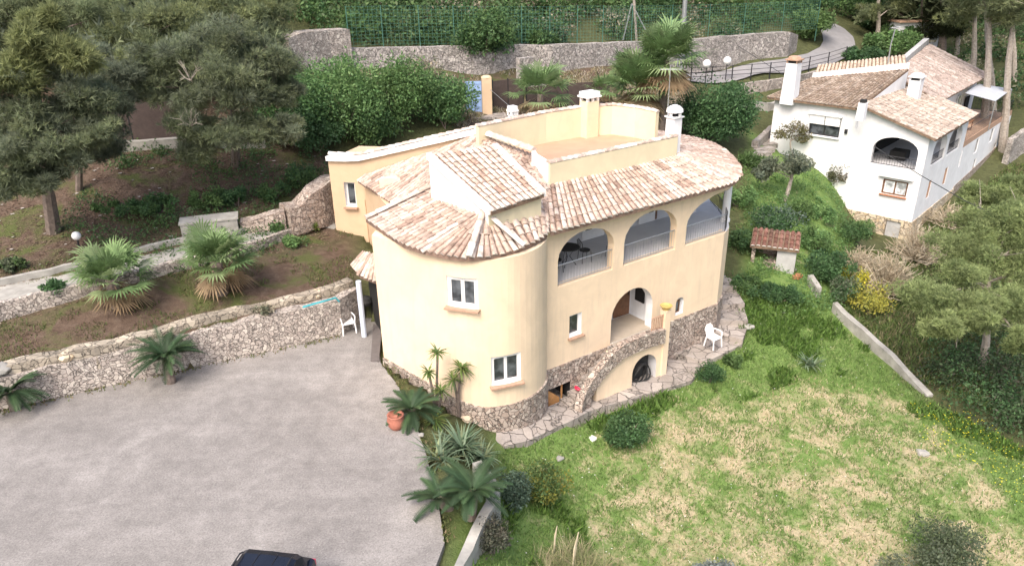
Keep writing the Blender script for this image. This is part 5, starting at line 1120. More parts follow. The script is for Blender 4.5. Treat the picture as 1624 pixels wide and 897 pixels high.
tree('pine_tree', 'tall olive-green pine left of the far stone wall end', b_, blobs_at([(415, 50, 43, 1.5), (385, 20, 43, 1.7), (430, 5, 44, 1.5), (350, 0, 43, 1.7), (405, 100, 42, 1.2)]), .2, 'needle', G_PINE+G_PINEL[:1], 160, .32, k=8)
b_ = G(30, 190); tree('pine_tree', 'dark pine in the top left corner behind the large one', b_, blobs_at([(0, 30, 38, 1.8), (50, 10, 39, 1.8), (100, 0, 40, 1.8), (150, 30, 38, 1.4)]), .2, 'needle', G_PINE, 150, .32, k=8)
# dead pale branches hanging in the middle pine
for (x, y, Y), lb in (((302, 128, 29.6), 'pale dead branch in the upper side of the middle pine'), ((303, 200, 29.2), 'pale dead branch in the lower side of the middle pine')):
    p = AT(x, y, Y); mb = MB(); rn = random.Random(x+y)
    for k in range(9): q = p+Vector((rn.uniform(-.7, .7), rn.uniform(-.3, .2), rn.uniform(-.1, .8))); m_ = p.lerp(q, .5)+Vector((0, 0, .1)); mb.tube([p, m_, q], [.014, .01, .005], 4); mb.tube([m_, m_+Vector((rn.uniform(-.3, .3), 0, .3))], [.008, .004], 3)
    tag(mb.build('dead_branch', M['palebark']), lb, 'branch')
# ---- big light pine and thicket on the right
b_ = G(1557, 585)
tree('pine_tree', 'wide light green pine over the dark thicket on the right', b_, blobs_at([(1480, 470, 24.5, 1.2), (1540, 450, 25.5, 1.3), (1600, 480, 25, 1.2), (1520, 390, 28, 1.3), (1590, 400, 27, 1.3), (1560, 345, 30, 1.2), (1620, 340, 28, 1.2), (1500, 520, 23, .8), (1650, 430, 26, 1.2), (1610, 300, 31, .8), (1560, 500, 23.5, 1.0), (1620, 540, 23, .9), (1600, 330, 31, 1.0), (1550, 310, 32, .8), (1640, 310, 30, 1.1), (1580, 370, 28, 1.2), (1640, 380, 27, 1.2)]), .17, 'needle', [(.30, .36, .16), (.33, .39, .18), (.26, .32, .14), (.21, .27, .12)], 230, .17, k=9, bark='palebark', top=AT(1570, 400, 27), wid=.18)
# ---- tall pines behind the white house
for i, (x, y, z, xt, r, lb, pl) in enumerate([(1568, 188, .8, 1572, .30, 'tallest pale-barked pine right of the rear roof, trunk running out of the frame', 0), (1600, 205, .2, 1618, .28, 'leaning grey pine at the right frame edge behind the deck', 1), (1585, 150, 1.8, 1560, .22, 'thin leaning pine between the two large trunks by the deck', 0), (1545, 118, 2.4, 1548, .24, 'dark pine just behind the rear roof corner', 1),
        (1497, 78, 3.6, 1497, .34, 'dark thick pine standing behind the rear roof ridge', 2), (1462, 72, 3.8, 1466, .14, 'slim dark pine left of the thick one behind the ridge', 2), (1393, 62, 4.4, 1402, .22, 'pale-trunked pine right of the road bend', 1), (1425, 60, 4.3, 1430, .2, 'pine behind the bent roof aerial', 2), (1612, 120, 2.2, 1606, .22, 'background pine by the right frame edge above the awning', 1), (1520, 80, 3.5, 1530, .2, 'grey pine right of the thick ridge pine', 0)]):
    p = W(x, y, z); p.z = h(p.x, p.y); tp = AT(xt, -60, p.y); bl = []
    for k in range(6): bl.append(((tp.x+RG.uniform(-3, 3), tp.y+RG.uniform(-2, 2), tp.z+RG.uniform(-2.2, 2)), 1.6, 1.1))
    if pl == 2:
        for k in range(4): q = AT(x+RG.uniform(-22, 22), RG.uniform(10, 50), p.y); bl.append((tuple(q), 1.4, 1.1))
    if pl == 1:
        for k in range(2): q = AT(x+RG.uniform(-30, 30), RG.uniform(0, 30), p.y); bl.append((tuple(q), 1.4, 1.0))
    tree('pine_tree', lb, p, bl, r, 'needle', [G_PINE, G_PINE+G_PINEL[:1], [(.05, .06, .03), (.06, .075, .035)]][pl], 90, .42, k=6, bark='palebark' if pl < 2 else 'bark', top=tp, group='tall pines behind the white house')
# ---- broadleaf shrubs
def shrub(name, label, p, rx, hh, pal, n=9, per=260, size=.11, ry=None, cat='shrub', group=None, mat=None, low=.25, stems=True, asp=.5):
    ry = ry or rx; e = empty(name, p, label, cat, group); cl = []
    per = per*.55; n = int(n*2)
    for _ in range(n):
        d = unit(1)[0]*RG.uniform(.6, 1.15); q = np.array([p.x+d[0]*rx*.72, p.y+d[1]*ry*.72, p.z+hh*(low+.5*(d[2]*.5+.5))]); s = min(rx, hh*.6)*RG.uniform(.22, .52); cl.append((q, s*1.1, s*1.1, s))
    broad('foliage', cl, per, size, pal, e, mat, asp=asp)
    if stems:
        mb = MB()
        for k in range(4): q = cl[k % len(cl)][0]; mb.tube([p+Vector((RG.uniform(-.1, .1), RG.uniform(-.1, .1), -.1)), Vector(q)], [.035, .012], 4)
        mb.build('stem', M['bark'], e)
    return e
def sh(x, y, rx, hh, pal, label, name='shrub', **k): p = G(x, y); return shrub(name, label, p, rx, hh, pal, **k)
# bright hedge bushes behind the villa
sh(470, 232, 1.9, 4.2, G_DARK+G_BRIGHT[:1], 'dark leafy bush at the left end of the hedge behind the villa', n=14, per=600, size=.15, group='hedge bushes behind the villa')
sh(545, 222, 2.6, 4.6, G_BRIGHT, 'tallest bright green bush of the hedge behind the tan wing', n=20, per=600, size=.15, group='hedge bushes behind the villa')
sh(632, 210, 2.3, 4.2, G_BRIGHT+G_MID, 'bright green bush in the middle of the hedge behind the parapet', n=18, per=600, size=.15, group='hedge bushes behind the villa')
sh(706, 206, 1.8, 3.2, G_BRIGHT+G_DARK, 'low green bush of the hedge next to the blue gate', n=14, per=600, size=.14, group='hedge bushes behind the villa')
sh(590, 230, 2.0, 2.4, G_DARK+G_MID, 'dark low growth in front of the hedge behind the coping', n=14, per=500, size=.14, group='hedge bushes behind the villa')
sh(505, 240, 1.6, 2.4, G_DARK, 'dark ivy mound over the rubble wall left of the tan wing', n=10, per=500, size=.13)
sh(670, 150, 1.4, 2.6, G_DRY+G_OLIVE, 'bare grey-brown shrub above the hedge below the far wall', n=10, per=160, size=.16)
sh(1128, 235, 2.4, 4.4, G_DARK+[(.05, .11, .05)], 'large dark green tree right of the rounded terrace chimney', name='leafy_tree', n=22, per=600, size=.16, cat='tree')
sh(1165, 150, .9, 1.0, G_DARK, 'small dark bush beside the right globe lamp')
sh(1190, 265, .8, 1.0, G_MID, 'green bush at the villa right rear corner by the path')
sh(1275, 148, .6, .8, G_BRIGHT, 'small bright bush below the road railing')
sh(870, 190, 1.6, 1.0, G_DARK, 'dark low bush behind the small chimney', n=8)
sh(1080, 205, 1.2, 2.0, G_DARK+G_DRY, 'dark undergrowth between tall palm and dark green tree')
# shrubs over the far wall
sh(768, 112, 2.0, 4.4, G_DARK+G_MID, 'dark shrub hanging over the gap of the far wall', n=16, per=420, size=.2)
sh(858, 84, 1.9, 2.2, G_MID+G_DARK, 'green shrub spilling over the far wall right of the gap', n=12, per=420, size=.2)
# scrub beyond the fence and the far wood: uncountable masses
def mass(name, label, region, n, rr, pal, per, size, hlo, hhi, cat, nd=False):
    cl = []
    while len(cl) < n:
        x = RG.uniform(region[0], region[1]); y = RG.uniform(region[2], region[3])
        if len(region) > 4 and not region[4](x, y): continue
        s = RG.uniform(*rr); cl.append((np.array([x, y, float(hN(x, y))+RG.uniform(hlo, hhi)*s]), s*1.15, s*1.15, s*.85))
    o = needles(name, cl, per, size, pal, None, 5, .3, .25) if nd else broad(name, cl, per, size, pal)
    tag(o, label, cat, None, 'stuff')
fline = lambda x: np.interp(x, [p.x for p in FP], [p.y for p in FP])
offroad = lambda x, y: min(math.hypot(x-(a.x+b2.x)/2, y-(a.y+b2.y)/2) for a, b2 in zip(NE, FA)) > 5.0
mass('hillside_scrub', 'dense green scrub covering the hillside beyond the wire fence', (-14, 34, 44, 78, lambda x, y: y > fline(x)+1.6 and offroad(x, y)), 620, (.8, 1.7), G_MID+G_DARK+[(.10, .13, .06), (.075, .13, .035)], 230, .26, .2, .9, 'scrub')
mass('hillside_scrub', 'pale dry scrub patches on the hillside beyond the wire fence', (-12, 30, 46, 66, lambda x, y: y > fline(x)+1.6 and offroad(x, y)), 46, (.7, 1.2), G_DRY+G_OLIVE, 150, .24, .5, 1.2, 'scrub')
mass('pine_wood', 'far pine wood filling the hillside at the top', (-45, 80, 62, 120, lambda x, y: offroad(x, y) and (y > 72 or x < 20)), 420, (1.6, 3.2), G_PINE, 110, .6, .6, 2.2, 'wood', True)
mass('pine_wood', 'dark pine wood at the top left above the slope', (-42, -7, 37, 60, lambda x, y: x < -.315*y), 230, (1.1, 2.0), G_PINE+G_PINEG, 130, .42, .6, 2.0, 'wood', True)
mass('undergrowth', 'dark undergrowth below the pines behind the white house', (34, 62, 55, 90, lambda x, y: offroad(x, y) and not inpoly([x], [y], [Q(7, -2), Q(24, -2), Q(24, 11), Q(-2, 11)])[0]), 150, (.6, 1.4), G_DARK+G_MID+G_DRY[:1], 200, .28, .2, .7, 'undergrowth')
mass('slope_scrub', 'green weeds over the red soil below the pines', (-18, -6.5, 26, 37, lambda x, y: inpoly([x], [y], SOIL)[0] and math.sin(x*.9)+math.cos(y*1.1) > -.5), 190, (.25, .65), G_MID+G_DARK, 130, .1, .0, .4, 'weeds')
# ---- garden right of the villa
p = G(1243, 318); e = tree('olive_tree', 'grey-green olive tree with pale trunk left of the white house', p, [((p.x-.5, p.y, p.z+1.9), 1.0, .6), ((p.x+.8, p.y+.3, p.z+1.8), .9, .55), ((p.x+.2, p.y-.2, p.z+2.3), .9, .5), ((p.x-1.2, p.y+.2, p.z+1.6), .6, .4)], .13, 'broad', G_OLIVE+[(.13, .17, .13)], 260, .13, bark='palebark', k=6)
p = G(1252, 250); tree('almond_tree', 'sparse small tree with yellow-green leaves against the white house window', p, [((p.x, p.y, p.z+1.9), .9, .6), ((p.x-.6, p.y, p.z+1.5), .7, .5), ((p.x+.7, p.y, p.z+1.4), .6, .5)], .07, 'broad', [(.16, .15, .08), (.2, .2, .09), (.12, .1, .07)], 70, .14, bark='palebark', k=6)
sh(1328, 300, .9, 2.2, [(.12, .13, .07), (.16, .13, .09), (.09, .11, .05)], 'brownish shrub against the white house beside the porch corner', n=10, per=260, size=.12)
sh(1212, 275, .8, .9, G_GREY[:1]+G_MID, 'blue-green low shrub below the garden steps')
sh(1225, 370, 1.6, 1.6, G_DARK+G_GREY[2:], 'dark grey-green shrub just behind the tool shed', n=14, per=300)
sh(1305, 352, 1.0, .9, G_BRIGHT, 'bright green bush between olive tree and shed', n=9)
sh(1290, 395, 1.1, 1.2, G_BRIGHT+G_MID, 'bright green bush right of the tool shed', n=10)
sh(1350, 385, 1.0, 1.3, G_MID+G_DARK, 'mid-green shrub under the white house stone base', n=10)
sh(1310, 445, 1.3, 1.7, G_DARK, 'dark shrub right of the broken garden wall piece', n=14, per=300)
sh(1335, 480, .9, 1.2, G_DARK+G_OLIVE, 'dark shrub at the head of the long garden wall', n=9)
sh(1235, 480, 1.1, .9, G_DARK, 'clipped dark green shrub below the tool shed', n=12, per=400, size=.08)
sh(1185, 465, 1.0, .8, G_DARK+G_MID, 'low dark shrub beside the villa stepped terrace', n=10, per=300, size=.09)
sh(1265, 350, .9, 1.1, G_MID, 'mid-green bush between the olive tree and the shed roof', n=8)
sh(1175, 330, 1.2, 1.2, G_BRIGHT+G_MID, 'fresh green bush right of the loggia column', n=10)
sh(1180, 395, 1.1, 1.0, G_MID+G_DARK, 'green bush beside the villa wall below the loggia column', n=10)
sh(1370, 372, .9, 1.0, G_BRIGHT+G_DRY[:1], 'yellow-green bush in front of the basement door', n=8)
# bare twiggy shrubs and the yellow-flowering bush
def twiggy(x, y, r, hh, label, n=170, cols=G_DRY, grp=None):
    p = G(x, y); mb = MB(); rn = random.Random(x); e = empty('bare_shrub', p, label, 'shrub', grp)
    for k in range(n):
        a = rn.uniform(0, 6.28); t = rn.uniform(.1, 1.35); d = Vector((math.cos(a)*math.sin(t), math.sin(a)*math.sin(t), math.cos(t))); L = rn.uniform(.6, 1.0); m_ = p+Vector((d.x*r*L*.5, d.y*r*L*.5, d.z*hh*L*.55)); q = p+Vector((d.x*r*L, d.y*r*L, d.z*hh*L)); c = rn.choice(cols)
        mb.tube([p+d*.1, m_, q], [.026, .02, .01], 3, c=c, cap=False)
        for j in range(3): w_ = q.lerp(m_, rn.random()); mb.tube([w_, w_+Vector((rn.uniform(-.35, .35), rn.uniform(-.35, .35), rn.uniform(-.05, .35)))], [.016, .008], 3, c=c, cap=False)
    mb.build('twigs', M['twig'], e, col=True); return e
twiggy(1400, 470, 1.9, 2.3, 'large bare straw-coloured shrub in front of the white house base', 260, grp='bare straw-coloured shrubs')
twiggy(1450, 415, 2.0, 2.1, 'bare straw-coloured shrub nearest the white house right corner', 240, grp='bare straw-coloured shrubs')
twiggy(1360, 440, 1.2, 1.6, 'smaller bare shrub left of the large straw-coloured one', 120, grp='bare straw-coloured shrubs')
twiggy(1500, 360, 1.6, 1.5, 'bare shrub along the foot of the white house stone base', 160, grp='bare straw-coloured shrubs')
sh(1378, 500, 1.2, 1.7, [(.5, .46, .08), (.42, .40, .09), (.2, .24, .07)], 'yellow-flowering bush beside the long garden wall', name='flowering_bush', n=12, per=160, size=.1)
sh(1350, 460, .7, 1.3, [(.62, .56, .06), (.25, .3, .08)], 'small yellow-flowering bush at the left of the bare shrub', name='flowering_bush', n=7, per=130, size=.1)
mass('thicket', 'dark tangled thicket under the light pine at the right', (13.5, 24, 19, 29, lambda x, y: inpoly([x], [y], [G(1480, 560), G(1475, 640), G(1630, 700), G(1800, 740), G(1700, 520), G(1560, 500)])[0]), 90, (.5, 1.0), G_DARK+[(.06, .07, .045), (.09, .08, .06)], 260, .12, .2, .9, 'thicket')
mass('slope_grass_scrub', 'light green scrub and grass on the slope right of the white house', (18, 42, 25, 50, lambda x, y: inpoly([x], [y], [G(1450, 470), G(1470, 380), G(1590, 268), G(1660, 225), G(1900, 300), G(1900, 520), G(1500, 540)])[0]), 300, (.35, .8), [(.18, .25, .08), (.15, .22, .08), (.21, .27, .11), (.13, .18, .08)], 200, .12, .0, .6, 'scrub')
mass('garden_weeds', 'lush green weeds between the villa and the white house', (8, 22, 26, 42, lambda x, y: inpoly([x], [y], [G(1170, 470), G(1165, 330), G(1170, 240), G(1330, 330), G(1350, 430), G(1330, 500), G(1250, 500)])[0] and not inpoly([x], [y], MAIN)[0]), 170, (.3, .65), G_BRIGHT+[(.12, .20, .05)], 200, .1, -.2, .3, 'weeds')
# ---- shrubs of the lawn
sh(988, 705, .95, 1.25, G_DARK+[(.07, .11, .04)], 'round dark green shrub on the lawn below the walkway', n=14, per=420, size=.085, low=.2)
sh(1126, 605, .62, .8, G_DARK, 'small dark ball shrub at the end of the flagstone walk', n=9, per=340, size=.07)
sh(858, 790, .8, 1.2, G_MID+[(.26, .24, .05)], 'yellow-flecked shrub on the lawn below the tower', n=12, per=320, size=.085)
sh(815, 800, .62, 1.0, [(.08, .13, .09), (.10, .15, .11), (.07, .11, .07)], 'blue-green shrub left of the yellow-flecked one', n=9, per=320, size=.085)
sh(778, 880, .55, 1.3, [(.07, .08, .06), (.09, .10, .07), (.11, .1, .08)], 'dark trailing shrub against the retaining wall by the yard', n=10, per=320, size=.07)
sh(1128, 935, .85, .9, G_GREY, 'silver-grey bush at the bottom edge of the lawn', n=10, per=500, size=.07)
sh(1497, 905, 1.5, 1.6, G_OLIVE[2:]+[(.08, .11, .06), (.10, .13, .07)], 'olive-green bush at the bottom right of the lawn', n=14, per=420, size=.08)
sh(1420, 925, .5, .9, G_OLIVE, 'pale olive sprig left of the bottom right bush', n=6, per=200, size=.08)
sh(1160, 580, .4, .4, G_MID, 'tiny green tuft below the terrace chair')
# ---- rosettes: strap leaves, cycads, fan palms
def strap(p, d, L, w_, droop, segs=5):
    """arching strap leaf as quads"""
    d = Vector(d).normalized(); side = d.cross(Vector((0, 0, 1)));
    if side.length < .1: side = Vector((1, 0, 0))
    side.normalize(); pts = []; q = Vector(p); v = d.copy()
    for i in range(segs+1):
        t = i/segs; ww = w_*(1-t**2.2)*(.6+.8*min(1, t*3)*.5); pts.append((q-side*ww/2, q+side*ww/2)); q = q+v*(L/segs); v = (v+Vector((0, 0, -droop/segs))).normalized()
    return pts
def straps(name, specs, pal, parent, mat='leaf'):
    V_ = []; C_ = []
    for p, d, L, w_, dr in specs:
        pts = strap(p, d, L, w_, dr); c = np.array(pal[RG.integers(0, len(pal))])*RG.uniform(.8, 1.2)
        for a, b2 in zip(pts, pts[1:]): V_.append([a[0], a[1], b2[1], b2[0]]); C_.append(c)
    return npmesh(name, np.array([[tuple(x) for x in q] for q in V_]), None, np.array(C_), M[mat], parent)
def rosette(c, n, L, w_, dr, zmin=.05, zmax=1.3):
    out = []
    for k in range(n): a = RG.uniform(0, 6.28); z = RG.uniform(zmin, zmax); out.append((c, (math.cos(a), math.sin(a), z), L*RG.uniform(.7, 1.15), w_*RG.uniform(.8, 1.2), dr*RG.uniform(.6, 1.3)))
    return out
def yucca(label, base, stems, name='yucca'):
    e = empty(name, base, label, 'plant', 'tall yuccas beside the round tower'); sp_ = []
    for pts, n, L in stems:
        mb = MB(); mb.tube([base]+pts, [.06]+[.045]*len(pts), 6); mb.build('stem', M['bark'], e); sp_.append((pts[-1], n, L))
    for c, n, L in sp_: straps('leaf_head', rosette(c, n, L, .045, 1.3, -.5, 1.5), [(.12, .19, .05), (.09, .15, .05), (.18, .22, .07)], e)
b_ = W(728, 664, -.9); T_ = lambda x, y, Y: AT(x, y, Y)
yucca('forked yucca with two leaf heads in front of the lower tower window', b_, [([T_(727, 622, b_.y-.02), T_(732, 584, b_.y-.05)], 70, .55), ([T_(724, 625, b_.y), T_(719, 602, b_.y-.1)], 55, .45)])
b_ = W(692, 660, -.6); yucca('tall yucca group with stacked leaf heads left of the forked one', b_, [([T_(693, 600, b_.y), T_(694, 560, b_.y)], 60, .42), ([T_(684, 610, b_.y-.1), T_(680, 590, b_.y-.1)], 45, .38), ([T_(700, 630, b_.y-.1), T_(700, 620, b_.y-.2)], 60, .45)])
b_ = W(690, 680, -.4); yucca('low bushy yucca at the foot of the tall yucca group', b_, [([b_+Vector((0, 0, .3))], 80, .6)])
def agave(x, y, z, n, L, label):
    p = W(x, y, z); e = empty('agave_clump', p, label, 'plant', 'strap-leaved clumps in the yard border')
    sp_ = []
    for k in range(n): sp_ += rosette(p+Vector((RG.uniform(-.45, .45), RG.uniform(-.35, .35), .1)), 26, L, .07, 1.2, .25, 2.0)
    straps('leaf', sp_, [(.13, .19, .12), (.10, .16, .09), (.17, .23, .15), (.20, .24, .13)], e)
agave(712, 728, -.25, 7, 1.0, 'large grey-green strap-leaved clump in the border below the tower')
agave(752, 726, -.5, 3, .7, 'smaller grey-green clump right of the large one by the walkway end')
agave(1287, 580, -2.3, 2, .65, 'low strap-leaved plant alone in the lawn near the long wall')
sp_ = []; pg = G(905, 905)
for k in range(26): sp_ += rosette(pg+Vector((RG.uniform(-.9, .9), RG.uniform(-.6, .6), 0)), 30, .85, .022, 1.2, .6, 3)
e = empty('ornamental_grass', pg, 'large dry straw-coloured grass tussock at the bottom of the lawn', 'grass clump'); straps('blades', sp_, [(.32, .30, .17), (.24, .26, .12), (.40, .36, .22), (.2, .24, .1)], e)
mb = MB()
for k in range(3): q = pg+Vector((RG.uniform(-.6, .6), RG.uniform(-.4, .4), 0)); mb.tube([q, q+Vector((.05, 0, .9)), q+Vector((.1, 0, 1.25))], [.01, .03, .012], 4, c=(.6, .52, .38))
mb.build('plume', M['twig'], e, col=True)
def cycad(p, label, n=34, L=1.0, tr=.35, dead=0, lean=(0, 0)):
    e = empty('cycad', p, label, 'plant', 'cycads round the parking yard'); mb = MB(); top = p+Vector((lean[0], lean[1], tr)); mb.tube([p-Vector((0, 0, .1)), top], [.17, .14], 9); mb.build('trunk', M['bark'], e); V_ = []; C_ = []
    for k in range(n):
        a = k*2.4+RG.uniform(-.2, .2); z = RG.uniform(.1, 1.6); d = Vector((math.cos(a), math.sin(a), z)).normalized(); q = top.copy(); LL = L*RG.uniform(.8, 1.1); seg = 16; cc = np.array([(.045, .085, .04), (.065, .115, .05), (.04, .07, .035)][k % 3])*RG.uniform(.8, 1.25); v = d.copy()
        for s in range(seg):
            side = v.cross(Vector((0, 0, 1))).normalized(); nq = q+v*(LL/seg); t = s/seg; ll = .17*math.sin(math.pi*min(1, t*.85+.12))**.7
            V_.append([q-side*.008, q+side*.008, nq]); C_.append(cc*1.5)
            if s > 1:
                for sg in (-1, 1):
                    for o_ in (0, .5): b2 = q.lerp(nq, o_); tip = b2+side*sg*ll+v*ll*.45+Vector((0, 0, .03)); V_.append([b2, b2+v*.034, tip]); C_.append(cc)
            q = nq; v = (v+Vector((0, 0, -1.15/seg))).normalized()
    npmesh('fronds', np.array([[tuple(x) for x in q] for q in V_]), None, np.array(C_), M['leaf'], e)
cycad(W(272, 606, 0), 'large dark cycad in front of the middle of the stone yard wall', 60, 1.3, .95)
cycad(W(25, 648, 0), 'dark cycad at the far left corner of the yard wall', 50, 1.2, .6)
cycad(W(655, 672, -.2), 'dark cycad beside the clay pot at the villa corner', 36, .95, .5)
cycad(W(745, 815, .05), 'dark cycad with brown trunk by the retaining wall', 40, 1.05, .7, lean=(.1, 0))
cycad(W(712, 800, .0), 'lower dark cycad leaning out over the yard edge', 26, 1.0, .25, lean=(-.2, -.1))
def fanpalm(p, label, hgt, n, L, dead=6, r=.16, seed=1, group='fan palms', blades=20, up=.2):
    rn = random.Random(seed); e = empty('fan_palm', p, label, 'palm', group); top = p+Vector((0, 0, hgt)); mb = MB(); mb.tube([p-Vector((0, 0, .3)), p.lerp(top, .5), top], [r*1.3, r*1.1, r], 9); mb.build('trunk', M['bark'], e)
    for part, cnt, pal in (('fronds', n, [(.19, .29, .12), (.15, .24, .10), (.25, .33, .16), (.13, .2, .08)]), ('dead_fronds', dead, [(.34, .25, .15), (.42, .33, .20), (.28, .2, .12)])):
        V_ = []; C_ = []
        for k in range(cnt):
            a = k*2.4+rn.uniform(-.3, .3); z = (-.45+up+2.3*(k+.5)/cnt+rn.uniform(-.15, .15)) if part == 'fronds' else rn.uniform(-1.3, -.5); d = Vector((math.cos(a), math.sin(a), z)).normalized(); pl_ = L*rn.uniform(.5, 1.05)*(.7 if part != 'fronds' else 1)
            hub = top+d*pl_+Vector((0, 0, -.12*pl_)); side = d.cross(Vector((0, 0, 1))).normalized(); nrm = side.cross(d).normalized(); c = np.array(pal[k % len(pal)])*rn.uniform(.85, 1.2)
            V_.append([top-side*.02, hub, top+side*.02, top+Vector((0, 0, .02))]); C_.append(c*1.2); BL = L*rn.uniform(.7, .95)
            for j in range(blades):
                t = -1.75+3.5*j/(blades-1); dd = (d*math.cos(t)+side*math.sin(t)+nrm*.12*(1-abs(t)/1.7)).normalized(); bl = BL*(1-.28*abs(t)/1.75)*rn.uniform(.72, 1.12); q = Vector((0, 0, 1)).cross(dd); wv2 = (dd.cross(nrm)).normalized()*BL*.036
                m_ = hub+dd*bl*.6; tip = hub+dd*bl-Vector((0, 0, bl*rn.uniform(.1, .3)*(1 if part == 'fronds' else .6))); cj = c*rn.uniform(.85, 1.15)
                V_.append([hub, m_-wv2, tip, m_+wv2]); C_.append(cj)
        if V_: npmesh(part, np.array([[tuple(x) for x in q] for q in V_]), None, np.array(C_), M['leaf'], e)
    return e
fanpalm(W(188, 488, 1.65), 'left fan palm in the bed above the yard wall', 1.1, 40, 1.05, 7, .2, 1, up=.3)
fanpalm(W(352, 462, 1.7), 'right fan palm in the bed above the yard wall', 1.2, 42, 1.1, 9, .2, 2, up=.25)
fanpalm(W(857, 192, 4.0), 'small fan palm behind the back parapet, left of the chimney', 1.5, 30, 1.45, 6, .17, 3)
fanpalm(W(958, 178, 3.9), 'smallest fan palm peeping out left of the tall palms', 1.3, 18, 1.0, 3, .15, 4)
p = W(1010, 205, 3.2); fanpalm(p, 'dense upright fan palm right behind the wide chimney', 2.4, 70, 1.7, 14, .2, 5, up=.4)
p = W(1048, 205, 3.2); fanpalm(p, 'tallest fan palm rising above the others by the utility pole', 3.9, 50, 1.75, 26, .22, 6)
sh(88, 478, .42, .8, G_DARK+[(.05, .1, .05)], 'small dark leafy bush below the concrete path at left', n=8, per=200, size=.12)
sh(440, 368, .5, .7, G_BRIGHT+G_MID, 'small green bush at the path near the tan wing')
sh(462, 392, .35, .45, G_BRIGHT, 'tuft of green leaves in the bed below the path'); sh(500, 368, .25, .7, [(.2, .25, .06), (.12, .18, .05)], 'thin yellow-green sapling by the tan wing', n=4)
sh(425, 545, .35, .45, G_DRY+G_OLIVE, 'dry tuft growing from the yard wall foot', n=5, per=150, size=.09)
sh(20, 430, .5, .5, G_OLIVE+G_MID, 'grey-green plant at the left edge above the path', n=6)
sh(375, 325, .8, .8, G_DARK, 'dark low shrub on the soil behind the concrete tank', n=8); sh(250, 340, 1.1, .8, G_MID+G_DARK, 'low green thicket on the soil left of the tank', n=10)
sh(600, 700, .01, .01, G_MID, 'x', n=1) if False else None
for x_, y_, rx_, hh_, pl_, lb_ in [(1405, 88, 3.0, 2.4, G_BRIGHT+G_MID, 'bright green shrub right of the road bend'), (1370, 98, 2.6, 1.3, G_DARK, 'clipped dark hedge along the road below the bright shrub'), (1395, 52, 2.6, 2.8, G_MID+G_DARK, 'dark green shrub beside the upper road'), (1425, 70, 2.4, 2.0, G_DARK+G_MID, 'dark shrub in front of the small white hut'), (1275, 36, 2.6, 4.0, G_DARK+G_MID, 'tall dark bush at the left side of the upper road'), (1282, 62, 2.2, 2.6, G_MID, 'bush hanging over the inner side of the road bend'), (1360, 35, 3.0, 3.2, G_DARK+G_MID, 'big dark bush right of the top of the road')]:
    sh(x_, y_, rx_, hh_, pl_, lb_, n=12, per=420, size=.24)
sh(480, 300, .9, 1.2, G_DARK+G_MID, 'dark weeds growing over the rubble terrace wall', n=8, per=260, size=.1)
sh(435, 318, .9, .9, G_MID+G_DARK, 'green bramble on the slope above the concrete tank', n=8, per=260, size=.1)
sh(330, 325, 1.2, .7, G_MID, 'wide green bramble on the red soil under the middle pine', n=9, per=240, size=.1)
sh(190, 345, 1.3, .7, G_DARK+G_MID, 'green ground thicket between pine trunk and globe lamp', n=9, per=240, size=.1)
# ---- lawn grass, flowers and leaf litter
def scatter(name, label, cat, poly, n, size, pal, z_off=0, cond=None, hgt=(.5, 1.4), flat=False, mat='leaf', kind='stuff'):
    P2 = np.array([(p[0], p[1]) for p in poly]); lo = P2.min(0); hi = P2.max(0); X = RG.uniform(lo[0], hi[0], n*3); Y = RG.uniform(lo[1], hi[1], n*3); k = inpoly(X, Y, poly) & ~inpoly(X, Y, MAIN) & ~inpoly(X, Y, PARK); X = X[k][:n]; Y = Y[k][:n]
    if cond is not None: k = cond(X, Y); X = X[k]; Y = Y[k]
    Z = hN(X, Y)+z_off; n = len(X); P_ = np.stack([X, Y, Z], 1); s = size*RG.uniform(*hgt, (n, 1)); a = RG.uniform(0, 6.283, n); b2 = np.stack([np.cos(a), np.sin(a), np.zeros(n)], 1)*s*(.5 if flat else .18)
    up = np.stack([RG.normal(0, .5, n), RG.normal(0, .5, n), np.ones(n)], 1)*s; c = np.array(pal)[RG.integers(0, len(pal), n)]*RG.uniform(.8, 1.2, (n, 1))
    V_ = np.stack([P_-b2, P_+np.cross(b2, [0, 0, 1]), P_+b2, P_-np.cross(b2, [0, 0, 1])], 1) if flat else np.stack([P_-b2, P_+b2, P_+up], 1)
    tag(npmesh(name, V_, None, c, M[mat]), label, cat, None, kind)
nz = lambda X, Y, f, o: np.sin(X*f+o)+np.sin(Y*f*1.17+o*2.3)+.8*np.sin((X+Y)*f*2.1+o)+.6*np.sin((X-Y)*f*3.3+o*1.7)
LW2 = [G(745, 880), G(800, 780), G(785, 715), G(850, 700), G(1095, 608), G(1165, 545), G(1185, 440), G(1290, 470), G(1480, 640), G(1700, 760), G(1900, 1000), G(760, 1000)]
dryc = lambda X, Y: inpoly(X, Y, DRY) & (nz(X, Y, 1.3, 1)+.9*nz(X, Y, 4.1, 3) > -.3)
scatter('grass', 'short green grass over the lawn', 'grass', LW2, 90000, .10, [(.15, .25, .07), (.18, .28, .08), (.12, .20, .055), (.22, .29, .11)], 0, lambda X, Y: ~(dryc(X, Y)) | (RG.random(len(X)) < .3))
scatter('grass', 'dry straw-coloured grass patches in the middle of the lawn', 'grass', LW2, 30000, .085, [(.50, .42, .27), (.54, .46, .31), (.44, .37, .22), (.36, .34, .17)], 0, lambda X, Y: dryc(X, Y))
scatter('grass', 'taller fresh grass along the lawn margins', 'grass', LW2, 60000, .22, [(.09, .17, .035), (.12, .21, .045), (.07, .13, .03)], 0, lambda X, Y: ~inpoly(X, Y, DRY) & (nz(X, Y, .9, 4) > .2))
